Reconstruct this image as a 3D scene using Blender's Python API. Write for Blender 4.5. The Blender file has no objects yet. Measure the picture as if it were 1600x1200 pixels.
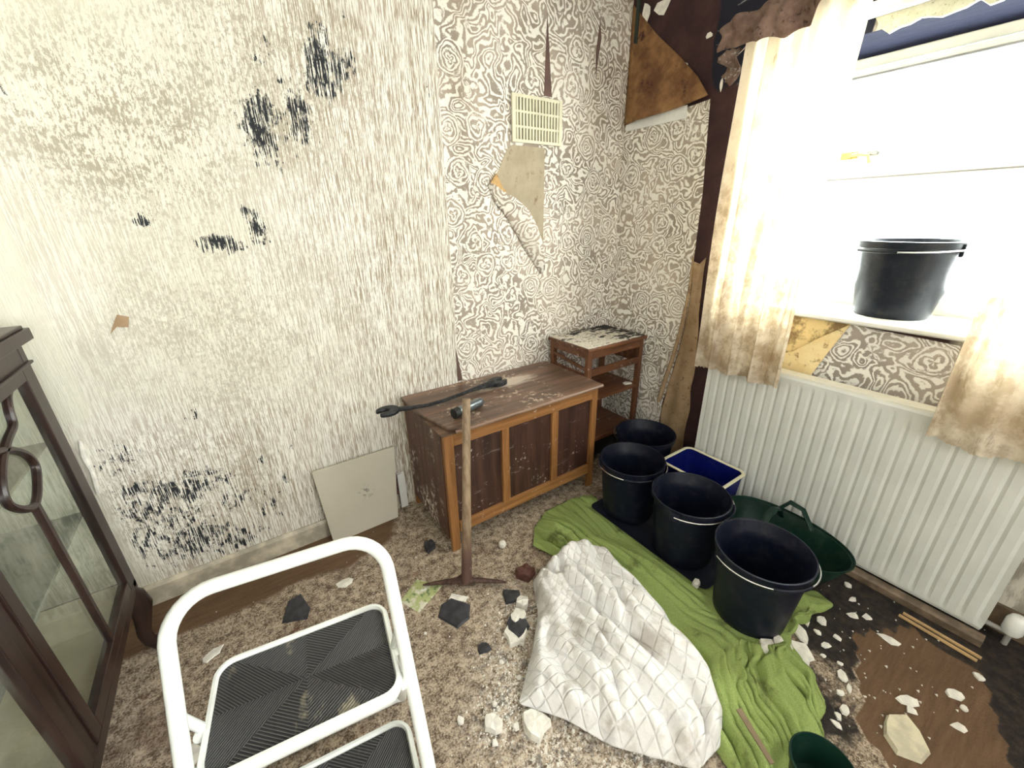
import bpy, bmesh, math, random
import numpy as np
from mathutils import noise as mnoise
from mathutils import Vector, Matrix
PI = math.pi
sc = bpy.context.scene
C = sc.collection

# ------------------------------------------------------------ camera, world, exposure
cam_d = bpy.data.cameras.new('camera'); cam = bpy.data.objects.new('camera', cam_d); C.objects.link(cam)
cam_d.sensor_width = 36.0; cam_d.lens = 636.98 / 1600 * 36.0; cam_d.clip_start = 0.02
yaw, pit, rol = math.radians(55.8309), math.radians(22.0025), math.radians(-1.0528)
fw = Vector((math.cos(pit)*math.cos(yaw), math.cos(pit)*math.sin(yaw), -math.sin(pit)))
rt = fw.cross(Vector((0, 0, 1))).normalized(); up = rt.cross(fw)
rt2 = math.cos(rol)*rt + math.sin(rol)*up; up2 = -math.sin(rol)*rt + math.cos(rol)*up
M = Matrix((rt2, up2, -fw)).transposed().to_4x4(); M.translation = Vector((-1.863, -1.673, 1.3))
cam.matrix_world = M
sc.camera = cam
sc.view_settings.view_transform = 'Standard'; sc.view_settings.look = 'None'
sc.view_settings.gamma = 1.0; sc.view_settings.use_curve_mapping = False
sc.view_settings.exposure = 1.08
SKY_MAIN, SKY_REAR = 21.0, 3.2
world = bpy.data.worlds.new('world'); sc.world = world; world.use_nodes = True
wn = world.node_tree; bg = wn.nodes['Background']
bg.inputs['Color'].default_value = (0.965, 0.985, 1.0, 1); bg.inputs['Strength'].default_value = 5.0
# overcast sky, brighter on the side the main window faces
_tc = wn.nodes.new('ShaderNodeTexCoord'); _sx = wn.nodes.new('ShaderNodeSeparateXYZ'); _mr = wn.nodes.new('ShaderNodeMapRange')
wn.links.new(_tc.outputs['Generated'], _sx.inputs[0]); wn.links.new(_sx.outputs[0], _mr.inputs[0]); wn.links.new(_mr.outputs[0], bg.inputs['Strength'])
_mr.inputs[1].default_value = 0.0; _mr.inputs[2].default_value = 0.5; _mr.inputs[3].default_value = SKY_REAR; _mr.inputs[4].default_value = SKY_MAIN
def portal(loc, rot, sx, sy):
    l = bpy.data.lights.new('window_portal', 'AREA'); l.shape = 'RECTANGLE'; l.size = sx; l.size_y = sy
    l.cycles.is_portal = True
    o = bpy.data.objects.new('window_portal', l); C.objects.link(o); o.location = loc; o.rotation_euler = rot
portal((0.42, -1.39, 1.38), (0, PI/2, 0), 0.95, 1.5)
portal((-1.35, -3.36, 1.50), (PI/2, 0, 0), 1.4, 1.2)
sc.cycles.use_denoising = True
sc.cycles.max_bounces = 8
sc.cycles.transparent_max_bounces = 12
sc.cycles.sample_clamp_indirect = 12

# ------------------------------------------------------------ node helpers
class Mat:
    def __init__(s, name):
        s.m = bpy.data.materials.new(name); s.m.use_nodes = True; s.t = s.m.node_tree
        s.t.nodes.clear(); s.out = s.t.nodes.new('ShaderNodeOutputMaterial')
        s.b = s.t.nodes.new('ShaderNodeBsdfPrincipled'); s.t.links.new(s.b.outputs[0], s.out.inputs[0])
        s.tc = s.t.nodes.new('ShaderNodeTexCoord'); s.P = s.tc.outputs['Object']; s.UV = s.tc.outputs['UV']
    def set(s, inp, v):
        if v is None: return
        if isinstance(v, bpy.types.NodeSocket): s.t.links.new(v, inp)
        elif isinstance(v, (tuple, list)) and len(v) == 3 and inp.type == 'RGBA': inp.default_value = (*v, 1)
        else: inp.default_value = v
    def mapv(s, v, scale=(1, 1, 1), loc=(0, 0, 0), rot=(0, 0, 0)):
        n = s.t.nodes.new('ShaderNodeMapping'); s.set(n.inputs['Vector'], v)
        n.inputs['Scale'].default_value = scale; n.inputs['Location'].default_value = loc; n.inputs['Rotation'].default_value = rot
        return n.outputs[0]
    def noise(s, v, scale, detail=3, rough=.55, dist=0, col=False):
        n = s.t.nodes.new('ShaderNodeTexNoise'); s.set(n.inputs['Vector'], v); n.inputs['Scale'].default_value = scale
        n.inputs['Detail'].default_value = detail; n.inputs['Roughness'].default_value = rough; n.inputs['Distortion'].default_value = dist
        return n.outputs['Color' if col else 'Fac']
    def vor(s, v, scale, out='Distance', feature='F1', rand=1.0):
        n = s.t.nodes.new('ShaderNodeTexVoronoi'); n.feature = feature; s.set(n.inputs['Vector'], v)
        n.inputs['Scale'].default_value = scale; n.inputs['Randomness'].default_value = rand
        return n.outputs[out]
    def ma(s, op, a, b=0.0, c=0.0):
        n = s.t.nodes.new('ShaderNodeMath'); n.operation = op
        s.set(n.inputs[0], a); s.set(n.inputs[1], b); s.set(n.inputs[2], c); return n.outputs[0]
    def vm(s, op, a, b=(0, 0, 0)):
        n = s.t.nodes.new('ShaderNodeVectorMath'); n.operation = op
        s.set(n.inputs[0], a)
        if op == 'SCALE': s.set(n.inputs['Scale'], b)
        else: s.set(n.inputs[1], b)
        return n.outputs['Value' if op in ('LENGTH', 'DOT_PRODUCT', 'DISTANCE') else 'Vector']
    def sep(s, v):
        n = s.t.nodes.new('ShaderNodeSeparateXYZ'); s.set(n.inputs[0], v); return n.outputs
    def comb(s, x, y, z):
        n = s.t.nodes.new('ShaderNodeCombineXYZ')
        for i, k in enumerate((x, y, z)): s.set(n.inputs[i], k)
        return n.outputs[0]
    def sm(s, v, a, b):   # smoothstep a..b
        n = s.t.nodes.new('ShaderNodeMapRange'); n.interpolation_type = 'SMOOTHSTEP'
        s.set(n.inputs[0], v); n.inputs[1].default_value = min(a, b); n.inputs[2].default_value = max(a, b)
        n.inputs[3].default_value = 0.0 if a < b else 1.0; n.inputs[4].default_value = 1.0 if a < b else 0.0
        return n.outputs[0]
    def mix(s, f, a, b, kind='MIX'):
        n = s.t.nodes.new('ShaderNodeMix'); n.data_type = 'RGBA'; n.blend_type = kind
        s.set(n.inputs[0], f); s.set(n.inputs[6], a); s.set(n.inputs[7], b); return n.outputs[2]
    def attr(s, name):
        n = s.t.nodes.new('ShaderNodeAttribute'); n.attribute_name = name; return n.outputs['Color']
    def bump(s, h, strength=.4, dist=.002):
        n = s.t.nodes.new('ShaderNodeBump'); s.set(n.inputs['Height'], h); n.inputs['Strength'].default_value = strength
        n.inputs['Distance'].default_value = dist; s.t.links.new(n.outputs[0], s.b.inputs['Normal']); return n
    def fin(s, col, rough=.7, metal=0.0, spec=None, trans=None):
        s.set(s.b.inputs['Base Color'], col); s.set(s.b.inputs['Roughness'], rough); s.set(s.b.inputs['Metallic'], metal)
        if spec is not None: s.b.inputs['Specular IOR Level'].default_value = spec
        return s.m

def simple(name, col, rough=.6, metal=0, var=.15, scale=12, spec=.5, bump=0):
    k = Mat(name); n = k.noise(k.P, scale, 4)
    c = k.mix(k.sm(n, .35, .7), tuple(x*(1-var) for x in col), tuple(min(1, x*(1+var)) for x in col))
    if bump: k.bump(k.noise(k.P, scale*6, 3), bump, .002)
    return k.fin(c, rough, metal, spec)

def wood(name, dark, light, axis=0, rough=.45, scuff=0.0, scale=1.0, scuffcol=(.75, .7, .6)):
    k = Mat(name); sc_ = [34*scale]*3; sc_[axis] = 2.2*scale
    g = k.noise(k.mapv(k.P, tuple(sc_)), 1.0, 6, .6, .6)
    c = k.mix(k.sm(g, .3, .72), dark, light)
    fine = [260]*3; fine[axis] = 8
    f = k.noise(k.mapv(k.P, tuple(fine)), 1.0, 2)
    c = k.mix(k.ma('MULTIPLY', k.sm(f, .5, .8), .35), c, tuple(x*.45 for x in dark))
    if scuff:
        s1 = k.sm(k.noise(k.P, 6.0, 3), .50, .64); s2 = k.sm(k.noise(k.P, 46, 6, .7), .6 - .1*scuff, .68 - .08*scuff)
        c = k.mix(k.ma('MULTIPLY', k.ma('MULTIPLY', s1, s2), min(1, .35+scuff)), c, scuffcol)
        s3 = k.sm(k.noise(k.mapv(k.P, (7, 80, 30), rot=(.2, .3, .5)), 1.0, 4, .7), .62, .7)
        c = k.mix(k.ma('MULTIPLY', s3, .4*scuff), c, scuffcol)
    k.bump(f, .12, .001)
    return k.fin(c, rough)

# ---- rose wallpaper (embossed): u,v taken from object coordinates
def rose_mat(name, plane, light=(.88, .85, .78), dark=(.30, .25, .205), damp=True, scale=7.6):
    k = Mat(name); p = k.sep(k.P)
    u, v = (p[0], p[2]) if plane == 'xz' else (k.ma('ADD', p[1], 5.37), k.ma('ADD', p[2], 2.2))
    w = k.comb(u, v, 0.0)
    wob = k.vm('SCALE', k.vm('SUBTRACT', k.noise(w, 22, 2, .5, 0, True), (.5, .5, .5)), .022)
    ws = k.vm('ADD', w, wob)
    s1 = k.vm('SCALE', ws, scale)
    pos = k.vor(s1, 1.0, 'Position', rand=.62)
    d = k.vm('SUBTRACT', s1, pos); r = k.vm('LENGTH', d); ds = k.sep(d)
    ang = k.ma('ARCTAN2', ds[1], ds[0])
    cs = k.sep(k.vor(s1, 1.0, 'Color', rand=.62))
    # overlapping petals: each ring is a broken arc turned against the next one
    turn = k.ma('MULTIPLY', cs[1], 6.28)
    rr = k.ma('ADD', r, k.ma('MULTIPLY', k.ma('SINE', k.ma('ADD', k.ma('MULTIPLY', ang, 3), k.ma('ADD', turn, k.ma('MULTIPLY', r, 12)))), .028))
    s = k.ma('SINE', k.ma('ADD', k.ma('MULTIPLY', rr, 58), ang))
    strokes = k.noise(k.comb(k.ma('MULTIPLY', ang, 1.5), k.ma('MULTIPLY', rr, 24), k.ma('MULTIPLY', cs[1], 50)), 1.0, 2, .6)
    rose = k.ma('ADD', k.ma('MULTIPLY', s, .75), k.ma('MULTIPLY', k.ma('SUBTRACT', strokes, .48), 5.0))
    wq = k.vm('ADD', w, k.vm('SCALE', k.noise(w, 10, 1, .5, 0, True), .10))
    sw = k.ma('ADD', k.ma('SINE', k.ma('MULTIPLY', k.noise(wq, 9, 1.5, .5), 90)), k.ma('MULTIPLY', k.ma('SUBTRACT', k.noise(w, 70, 2), .5), 3.5))
    ps = k.sep(k.mix(k.sm(r, .44, .50), rose, sw))[0]
    brk = k.noise(w, 150, 2, .6)
    val = k.sm(k.ma('ADD', ps, k.ma('MULTIPLY', k.ma('SUBTRACT', brk, .5), 1.6)), -.45, .55)
    tone = k.noise(w, 3.0, 3)
    dk = k.mix(k.sm(tone, .35, .68), dark, tuple(x*1.7 for x in dark))
    c = k.mix(val, dk, light)
    if damp:
        a = k.sep(k.attr('masks'))
        grain = k.noise(w, 55, 5, .7)
        c = k.mix(k.ma('MULTIPLY', a[1], k.sm(k.noise(w, 7, 4), .25, .75)), c, (.42, .33, .2), 'MULTIPLY')
        c = k.mix(k.sm(k.ma('MULTIPLY', a[0], k.ma('ADD', grain, .35)), .42, .55), c, (.03, .028, .03))
    k.bump(k.ma('ADD', val, k.ma('MULTIPLY', brk, .4)), .55, .0022)
    return k.fin(c, .72, spec=.25)

# ---- striated cream wallpaper with mould on the left wall
def stripe_mat():
    k = Mat('striated_wallpaper'); p = k.sep(k.P); a = k.sep(k.attr('masks'))   # R mould, G mottled grain, B stripe contrast
    w = k.comb(p[0], 0.0, p[2])
    st = k.noise(k.mapv(w, (300, 1, 15)), 1.0, 3, .6)
    st2 = k.noise(k.mapv(w, (95, 1, 1.4)), 1.0, 3, .6)
    big = k.noise(w, 2.3, 4)
    val = k.ma('ADD', k.ma('MULTIPLY', st, .72), k.ma('MULTIPLY', st2, .28))
    line = k.sm(val, .455, .525)
    thr = k.ma('MULTIPLY', k.ma('SUBTRACT', 1.0, line), a[2])
    base = k.mix(a[2], k.mix(k.sm(big, .35, .7), (.70, .68, .55), (.74, .72, .60)), k.mix(k.sm(big, .35, .7), (.84, .82, .74), (.88, .86, .80)))
    dkc = k.mix(k.sm(k.noise(w, 5, 4), .35, .65), (.33, .26, .18), (.46, .39, .31))
    c = k.mix(thr, base, dkc)
    # brown-grey mottling
    gr = k.noise(k.mapv(w, (120, 1, 52)), 1.0, 4, .75)
    patch = k.noise(w, 6.5, 4, .6)
    mm = k.ma('MULTIPLY', a[1], k.sm(k.ma('ADD', k.ma('MULTIPLY', gr, .85), k.ma('MULTIPLY', patch, .38)), .60, .67))
    c = k.mix(k.ma('MULTIPLY', mm, .75), c, (.27, .22, .145))
    # black mould, broken up by the ridges
    nb = k.noise(k.mapv(w, (48, 1, 30)), 1.0, 5, .7)
    md = k.ma('ADD', k.ma('MULTIPLY', a[0], 1.12), k.ma('MULTIPLY', k.ma('SUBTRACT', nb, .5), 2.5))
    md = k.ma('SUBTRACT', md, k.ma('MULTIPLY', k.sm(st, .48, .58), .5))
    c = k.mix(k.ma('MULTIPLY', k.sm(md, .48, .62), k.sm(a[0], .03, .12)), c, (.022, .024, .028))
    k.bump(k.ma('ADD', line, k.ma('MULTIPLY', gr, .6)), .5, .0018)
    return k.fin(c, .7, spec=.25)

def wallb_mat():
    k = Mat('stained_bare_plaster'); a = k.sep(k.attr('masks')); p = k.sep(k.P)   # R black, G cream board, B pale old paper
    w = k.comb(p[1], p[2], p[0])
    n = k.noise(w, 9, 5, .65)
    base = k.mix(k.sm(n, .3, .75), (.032, .014, .016), (.064, .030, .028))
    sp = k.sm(k.noise(w, 30, 5, .7), .68, .74)
    base = k.mix(k.ma('MULTIPLY', sp, .35), base, (.5, .47, .42))
    brd = k.mix(k.sm(k.noise(w, 11, 6, .7), .42, .56), (.30, .20, .09), (.80, .62, .30))
    c = k.mix(k.sm(k.ma('ADD', a[1], k.ma('MULTIPLY', k.ma('SUBTRACT', n, .5), .5)), .42, .55), base, brd)
    old = k.mix(k.sm(k.noise(k.mapv(w, (30, 6, 30)), 1.0, 5, .7), .4, .6), (.30, .27, .22), (.62, .58, .50))
    c = k.mix(a[2], c, old)
    blk = k.mix(k.sm(k.noise(k.mapv(w, (8, 22, 8)), 1.0, 5, .7), .62, .7), (.012, .012, .022), (.30, .29, .30))
    c = k.mix(k.sm(k.ma('ADD', a[0], k.ma('MULTIPLY', k.ma('SUBTRACT', n, .5), .7)), .42, .55), c, blk)
    k.bump(k.noise(w, 24, 5, .7), .5, .006)
    return k.fin(c, .8, spec=.3)

def carpet_mat():
    k = Mat('filthy_carpet'); a = k.sep(k.attr('masks'))     # R wet black, G brown boards, B pale plaster dust
    n1 = k.noise(k.P, 170, 3, .8); n2 = k.noise(k.P, 34, 4, .7); n3 = k.noise(k.P, 5, 4, .6)
    v = k.ma('ADD', k.ma('MULTIPLY', n1, .55), k.ma('MULTIPLY', n2, .45))
    c = k.mix(k.sm(v, .40, .60), (.10, .066, .042), (.60, .49, .37))
    c = k.mix(k.ma('MULTIPLY', k.sm(n3, .52, .7), .5), c, (.13, .08, .055))
    rust = k.sm(k.noise(k.mapv(k.P, (1, 1, 1), (3, 1, 0)), 11, 4, .65), .64, .72)
    c = k.mix(k.ma('MULTIPLY', rust, .55), c, (.14, .045, .022))
    c = k.mix(k.ma('MULTIPLY', a[2], k.sm(k.noise(k.P, 75, 4, .8), .48, .58)), c, (.80, .76, .68))
    grey = k.sm(k.noise(k.P, 26, 4, .7), .5, .62)
    c = k.mix(k.ma('MULTIPLY', k.ma('MULTIPLY', a[2], grey), .7), c, (.10, .10, .105))
    br = k.mix(k.noise(k.mapv(k.P, (8, 60, 8), rot=(0, 0, .3)), 1.0, 5, .7), (.06, .034, .02), (.25, .15, .085))
    c = k.mix(k.sm(k.ma('ADD', a[1], k.ma('MULTIPLY', k.ma('SUBTRACT', n3, .5), .8)), .42, .6), c, br)
    wet = k.mix(k.sm(n2, .35, .7), (.012, .010, .010), (.05, .036, .028))
    wf = k.sm(k.ma('ADD', a[0], k.ma('MULTIPLY', k.ma('SUBTRACT', k.noise(k.P, 12, 5, .7), .5), 1.0)), .42, .62)
    c = k.mix(wf, c, wet)
    k.bump(k.ma('ADD', n1, k.ma('MULTIPLY', n2, 1.2)), .7, .006)
    rr = k.ma('SUBTRACT', .92, k.ma('MULTIPLY', wf, .35))
    return k.fin(c, rr, spec=.3)

# ------------------------------------------------------------ object helpers
def link(name, me, mat=None, parent=None):
    o = bpy.data.objects.new(name, me); C.objects.link(o)
    if mat: 
        for m in (mat if isinstance(mat, list) else [mat]): me.materials.append(m)
    if parent: o.parent = parent
    return o
def mesh(name, V, F, mat=None, parent=None, smooth=False, mi=None):
    me = bpy.data.meshes.new(name); me.from_pydata([tuple(map(float, v)) for v in V], [], F); me.validate(); me.update()
    if smooth: me.polygons.foreach_set('use_smooth', [True]*len(me.polygons))
    o = link(name, me, mat, parent)
    if mi is not None: me.polygons.foreach_set('material_index', mi)
    return o
class MB:
    def __init__(s): s.V = []; s.F = []
    def add(s, V, F):
        b = len(s.V); s.V += [tuple(v) for v in V]; s.F += [tuple(i+b for i in f) for f in F]; return s
    def box(s, x0, x1, y0, y1, z0, z1, M=None):
        V = [(x, y, z) for x in (x0, x1) for y in (y0, y1) for z in (z0, z1)]
        if M is not None: V = [tuple(M @ Vector(v)) for v in V]
        return s.add(V, [(0, 1, 3, 2), (4, 6, 7, 5), (0, 4, 5, 1), (2, 3, 7, 6), (0, 2, 6, 4), (1, 5, 7, 3)])
    def hexa(s, pts):   # bottom quad then top quad
        return s.add(pts, [(3, 2, 1, 0), (4, 5, 6, 7), (0, 1, 5, 4), (1, 2, 6, 5), (2, 3, 7, 6), (3, 0, 4, 7)])
    def tube(s, pts, r, n=10, closed=False, sec=None, twist=None):
        P = [Vector(p) for p in pts]; N = len(P); V = []; F = []
        rr = r if isinstance(r, (list, tuple)) else [r]*N
        prev = None
        for i in range(N):
            if closed: t = (P[(i+1) % N] - P[i-1])
            else: t = P[min(i+1, N-1)] - P[max(i-1, 0)]
            t.normalize()
            if prev is None:
                a = Vector((0, 0, 1)) if abs(t.z) < .9 else Vector((0, 1, 0)); nrm = (a - a.dot(t)*t).normalized()
            else: nrm = (prev - prev.dot(t)*t).normalized()
            prev = nrm; bi = t.cross(nrm)
            for j in range(n):
                th = 2*PI*j/n + PI/n; ex, ey = (math.cos(th), math.sin(th))
                if sec: ex *= sec[0]; ey *= sec[1]
                if sec and len(sec) > 2:
                    q = max(abs(math.cos(th)), abs(math.sin(th))); ex /= q; ey /= q
                V.append(P[i] + rr[i]*(ex*bi + ey*nrm))
        for i in range(N if closed else N-1):
            for j in range(n):
                a = i*n+j; b = i*n+(j+1) % n; c = ((i+1) % N)*n+(j+1) % n; d = ((i+1) % N)*n+j
                F.append((a, b, c, d))
        if not closed: F.append(tuple(range(n))[::-1]); F.append(tuple((N-1)*n+j for j in range(n)))
        return s.add(V, F)
    def lathe(s, prof, n=40, c=(0, 0, 0), close=True, sx=1, sy=1):
        V = []; F = []; K = len(prof)
        for r, z in prof:
            for j in range(n):
                a = 2*PI*j/n; V.append((c[0]+r*sx*math.cos(a), c[1]+r*sy*math.sin(a), c[2]+z))
        for i in range(K-1):
            for j in range(n):
                F.append((i*n+j, i*n+(j+1) % n, (i+1)*n+(j+1) % n, (i+1)*n+j))
        if close:
            F.append(tuple(range(n))[::-1]); F.append(tuple((K-1)*n+j for j in range(n)))
        return s.add(V, F)
    def prism(s, poly, h, fn):   # poly of (a,b); fn(a,b,t) -> xyz for t in 0,h
        n = len(poly); V = [fn(a, b, 0) for a, b in poly] + [fn(a, b, h) for a, b in poly]
        F = [tuple(range(n))[::-1], tuple(range(n, 2*n))] + [(i, (i+1) % n, n+(i+1) % n, n+i) for i in range(n)]
        return s.add(V, F)
    def build(s, name, mat, parent=None, smooth=False, bevel=0, tri=False):
        me = bpy.data.meshes.new(name); me.from_pydata([tuple(map(float, v)) for v in s.V], [], s.F)
        bm = bmesh.new(); bm.from_mesh(me); bmesh.ops.recalc_face_normals(bm, faces=bm.faces)
        if tri: bmesh.ops.triangulate(bm, faces=[f for f in bm.faces if len(f.verts) > 4])
        bm.to_mesh(me); bm.free()
        o = link(name, me, mat, parent)
        if smooth:
            me.polygons.foreach_set('use_smooth', [len(p.vertices) <= 4 for p in me.polygons])
            me.set_sharp_from_angle(angle=math.radians(42))
        if bevel:
            b = o.modifiers.new('bevel', 'BEVEL'); b.width = bevel; b.segments = 2; b.limit_method = 'ANGLE'
        return o
def tag(o, label=None, cat=None, group=None, kind=None):
    if label: o['label'] = label
    if cat: o['category'] = cat
    if group: o['group'] = group
    if kind: o['kind'] = kind
    return o
def thing(name, label, cat, loc=(0, 0, 0), rz=0, group=None):
    o = bpy.data.objects.new(name, None); C.objects.link(o); o.location = loc; o.rotation_euler = (0, 0, rz)
    o.empty_display_size = .1
    return tag(o, label, cat, group)
def paint(o, fn):
    me = o.data; at = me.color_attributes.new('masks', 'FLOAT_COLOR', 'POINT')
    co = np.empty(len(me.vertices)*3); me.vertices.foreach_get('co', co); co = co.reshape(-1, 3)
    m = fn(co); out = np.ones((len(co), 4)); out[:, :3] = np.clip(m, 0, 1)
    at.data.foreach_set('color', out.ravel())
def sstep(x, a, b):
    t = np.clip((x-a)/(b-a), 0, 1); return t*t*(3-2*t)
def gridmesh(us, vs, keep, fn):
    V = [fn(u, v) for v in vs for u in us]; n = len(us); F = []
    for j in range(len(vs)-1):
        for i in range(n-1):
            if keep(.5*(us[i]+us[i+1]), .5*(vs[j]+vs[j+1])): F.append((j*n+i, j*n+i+1, (j+1)*n+i+1, (j+1)*n+i))
    return V, F
def inpoly(x, y, P):
    c = np.zeros_like(x, bool); n = len(P)
    for i in range(n):
        x0, y0 = P[i]; x1, y1 = P[(i+1) % n]
        if y0 == y1: continue
        m = ((y0 > y) != (y1 > y)) & (x < (x1-x0)*(y-y0)/(y1-y0)+x0); c ^= m
    return c

# ------------------------------------------------------------ materials
M_stripe = stripe_mat(); M_roseA = rose_mat('rose_wallpaper_main', 'xz'); M_roseB = rose_mat('rose_wallpaper_window_wall', 'yz', damp=False)
M_wallB = wallb_mat(); M_carpet = carpet_mat()
M_plain = simple('plain_wall_paint', (.72, .69, .60), .8, var=.06, scale=3)
M_ceil = simple('ceiling_paint', (.75, .73, .68), .85, var=.05, scale=3)
M_white = simple('white_gloss_paint', (.80, .80, .76), .35, var=.05, scale=9)
M_skirt = simple('grubby_cream_paint', (.52, .47, .36), .5, var=.3, scale=14, bump=.1)
M_walnut = wood('dark_walnut', (.012, .006, .005), (.036, .017, .013), 2, .35)
M_frame = wood('orange_oak_frame', (.20, .085, .026), (.40, .19, .065), 0, .45, .05)
M_framez = wood('orange_oak_frame_upright', (.20, .085, .026), (.40, .19, .065), 2, .45, .05)
M_panel = wood('dark_brown_panel', (.028, .011, .008), (.075, .032, .021), 2, .5, .3)
M_side = wood('peeling_brown_side', (.050, .020, .012), (.13, .055, .034), 2, .55, 1.15, scuffcol=(.78, .74, .66))
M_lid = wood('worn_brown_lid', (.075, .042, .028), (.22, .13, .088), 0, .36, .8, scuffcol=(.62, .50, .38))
M_steel = simple('bright_steel_wire', (.72, .72, .72), .25, 1.0, .1)
M_iron = simple('blackened_iron', (.035, .037, .042), .45, .6, .5, 60, bump=.5)
M_rust = simple('rusty_iron', (.10, .055, .042), .7, .3, .4, 60, bump=.6)
M_rubber = simple('black_rubber', (.012, .012, .012), .6)
M_chrome = simple('grey_metal_body', (.20, .23, .25), .3, .8, .2, 20)
M_slate = simple('dark_slate', (.035, .035, .042), .55, 0, .4, 30, bump=.3)
M_chip = simple('white_plaster', (.80, .77, .70), .85, 0, .12, 40, bump=.4)
M_cream = simple('cream_plastic', (.74, .70, .52), .45, 0, .06)
M_alu = simple('white_enamel_tube', (.78, .80, .76), .28, 0, .04, 20)
M_terra = simple('dark_red_brick_lump', (.12, .045, .035), .8, 0, .4, 30, bump=.6)

def plastic(name, col, rough=.42):
    k = Mat(name); n = k.noise(k.P, 26, 5, .7)
    dust = k.ma('MULTIPLY', k.sm(n, .45, .75), .10)
    c = k.mix(k.ma('MULTIPLY', dust, .5), col, (.30, .28, .25))
    k.bump(k.noise(k.P, 300, 2), .08, .001)
    return k.fin(c, rough, spec=.22)
M_bucket = plastic('black_builders_plastic', (.0040, .0058, .016))
M_bucket2 = plastic('black_plastic_in_window', (.010, .013, .020), .3)
M_blue = plastic('blue_plastic', (.002, .006, .11))
M_green = plastic('dark_green_plastic', (.004, .024, .016), .45)

def glass(name, dust=.03, tint=(.97, 1, .98)):
    k = Mat(name); tr = k.t.nodes.new('ShaderNodeBsdfTransparent'); tr.inputs[0].default_value = (*tint, 1)
    gl = k.t.nodes.new('ShaderNodeBsdfGlossy'); gl.inputs['Roughness'].default_value = .03
    df = k.t.nodes.new('ShaderNodeBsdfDiffuse'); df.inputs[0].default_value = (.6, .58, .5, 1)
    fr = k.t.nodes.new('ShaderNodeFresnel'); fr.inputs[0].default_value = 1.45
    m1 = k.t.nodes.new('ShaderNodeMixShader'); m2 = k.t.nodes.new('ShaderNodeMixShader')
    ge = k.t.nodes.new('ShaderNodeNewGeometry')
    k.set(m1.inputs[0], k.ma('MULTIPLY', fr.outputs[0], k.ma('SUBTRACT', 1.0, ge.outputs['Backfacing']))); k.t.links.new(tr.outputs[0], m1.inputs[1]); k.t.links.new(gl.outputs[0], m1.inputs[2])
    k.set(m2.inputs[0], k.ma('MULTIPLY', k.sm(k.noise(k.P, 9, 4), .3, .8), dust))
    k.t.links.new(m1.outputs[0], m2.inputs[1]); k.t.links.new(df.outputs[0], m2.inputs[2])
    k.t.links.new(m2.outputs[0], k.out.inputs[0]); k.t.nodes.remove(k.b)
    return k.m
M_glass = glass('window_glass', .02); M_glassd = glass('dusty_cabinet_glass', .10, (.97, .99, .97))

def cloth(name, kind):
    k = Mat(name)
    if kind == 'quilt':
        s = k.sep(k.UV)
        a = k.ma('ABSOLUTE', k.ma('SINE', k.ma('MULTIPLY', k.ma('ADD', s[0], s[1]), 36))); b = k.ma('ABSOLUTE', k.ma('SINE', k.ma('MULTIPLY', k.ma('SUBTRACT', s[0], s[1]), 36)))
        q = k.ma('MINIMUM', a, b)
        st = k.sm(k.noise(k.P, 7, 5, .65), .50, .68); st2 = k.sm(k.noise(k.P, 17, 4, .7), .55, .7)
        c = k.mix(k.ma('MULTIPLY', st, .55), (.80, .79, .78), (.36, .30, .24))
        c = k.mix(k.ma('MULTIPLY', st2, .35), c, (.42, .41, .43))
        k.bump(k.ma('ADD', k.sm(q, 0, .35), k.ma('MULTIPLY', k.noise(k.P, 30, 4), 1.6)), .6, .006)
        k.fin(c, .9, spec=.15)
    elif kind == 'towel':
        st = k.sm(k.noise(k.P, 9, 5, .65), .55, .72)
        c = k.mix(k.sm(k.noise(k.P, 260, 2), .2, .8), (.25, .33, .10), (.35, .44, .155))
        c = k.mix(k.ma('MULTIPLY', st, .75), c, (.075, .08, .03))
        k.bump(k.noise(k.P, 300, 2, .8), .6, .003); k.fin(c, .95, spec=.1)
    else:
        s = k.sep(k.P)
        st = k.sm(k.noise(k.P, 6, 5, .65), .48, .7); st2 = k.sm(k.noise(k.mapv(k.P, (30, 30, 8)), 1.0, 4, .7), .6, .68)
        c = k.mix(k.ma('MULTIPLY', st, .55), (.74, .67, .55), (.42, .29, .17))
        lowm = k.sm(s[2], .95, .66)
        c = k.mix(k.ma('MULTIPLY', lowm, k.sm(k.noise(k.P, 14, 5, .7), .38, .62)), c, (.40, .31, .22))
        c = k.mix(k.ma('MULTIPLY', st2, .5), c, (.20, .14, .09))
        k.bump(k.noise(k.P, 240, 2), .25, .001); k.fin(c, .9, spec=.1)
        tl = k.t.nodes.new('ShaderNodeBsdfTranslucent'); k.set(tl.inputs[0], k.mix(.4, c, (.95, .72, .42)))
        mx = k.t.nodes.new('ShaderNodeMixShader'); mx.inputs[0].default_value = .30
        k.t.links.new(k.b.outputs[0], mx.inputs[1]); k.t.links.new(tl.outputs[0], mx.inputs[2])
        tp = k.t.nodes.new('ShaderNodeBsdfTransparent'); m2 = k.t.nodes.new('ShaderNodeMixShader'); m2.inputs[0].default_value = .05
        k.t.links.new(mx.outputs[0], m2.inputs[1]); k.t.links.new(tp.outputs[0], m2.inputs[2])
        k.t.links.new(m2.outputs[0], k.out.inputs[0])
    return k.m
M_quilt = cloth('stained_quilt', 'quilt'); M_towel = cloth('green_towelling', 'towel'); M_curt = cloth('stained_curtain', 'curtain')

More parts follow.
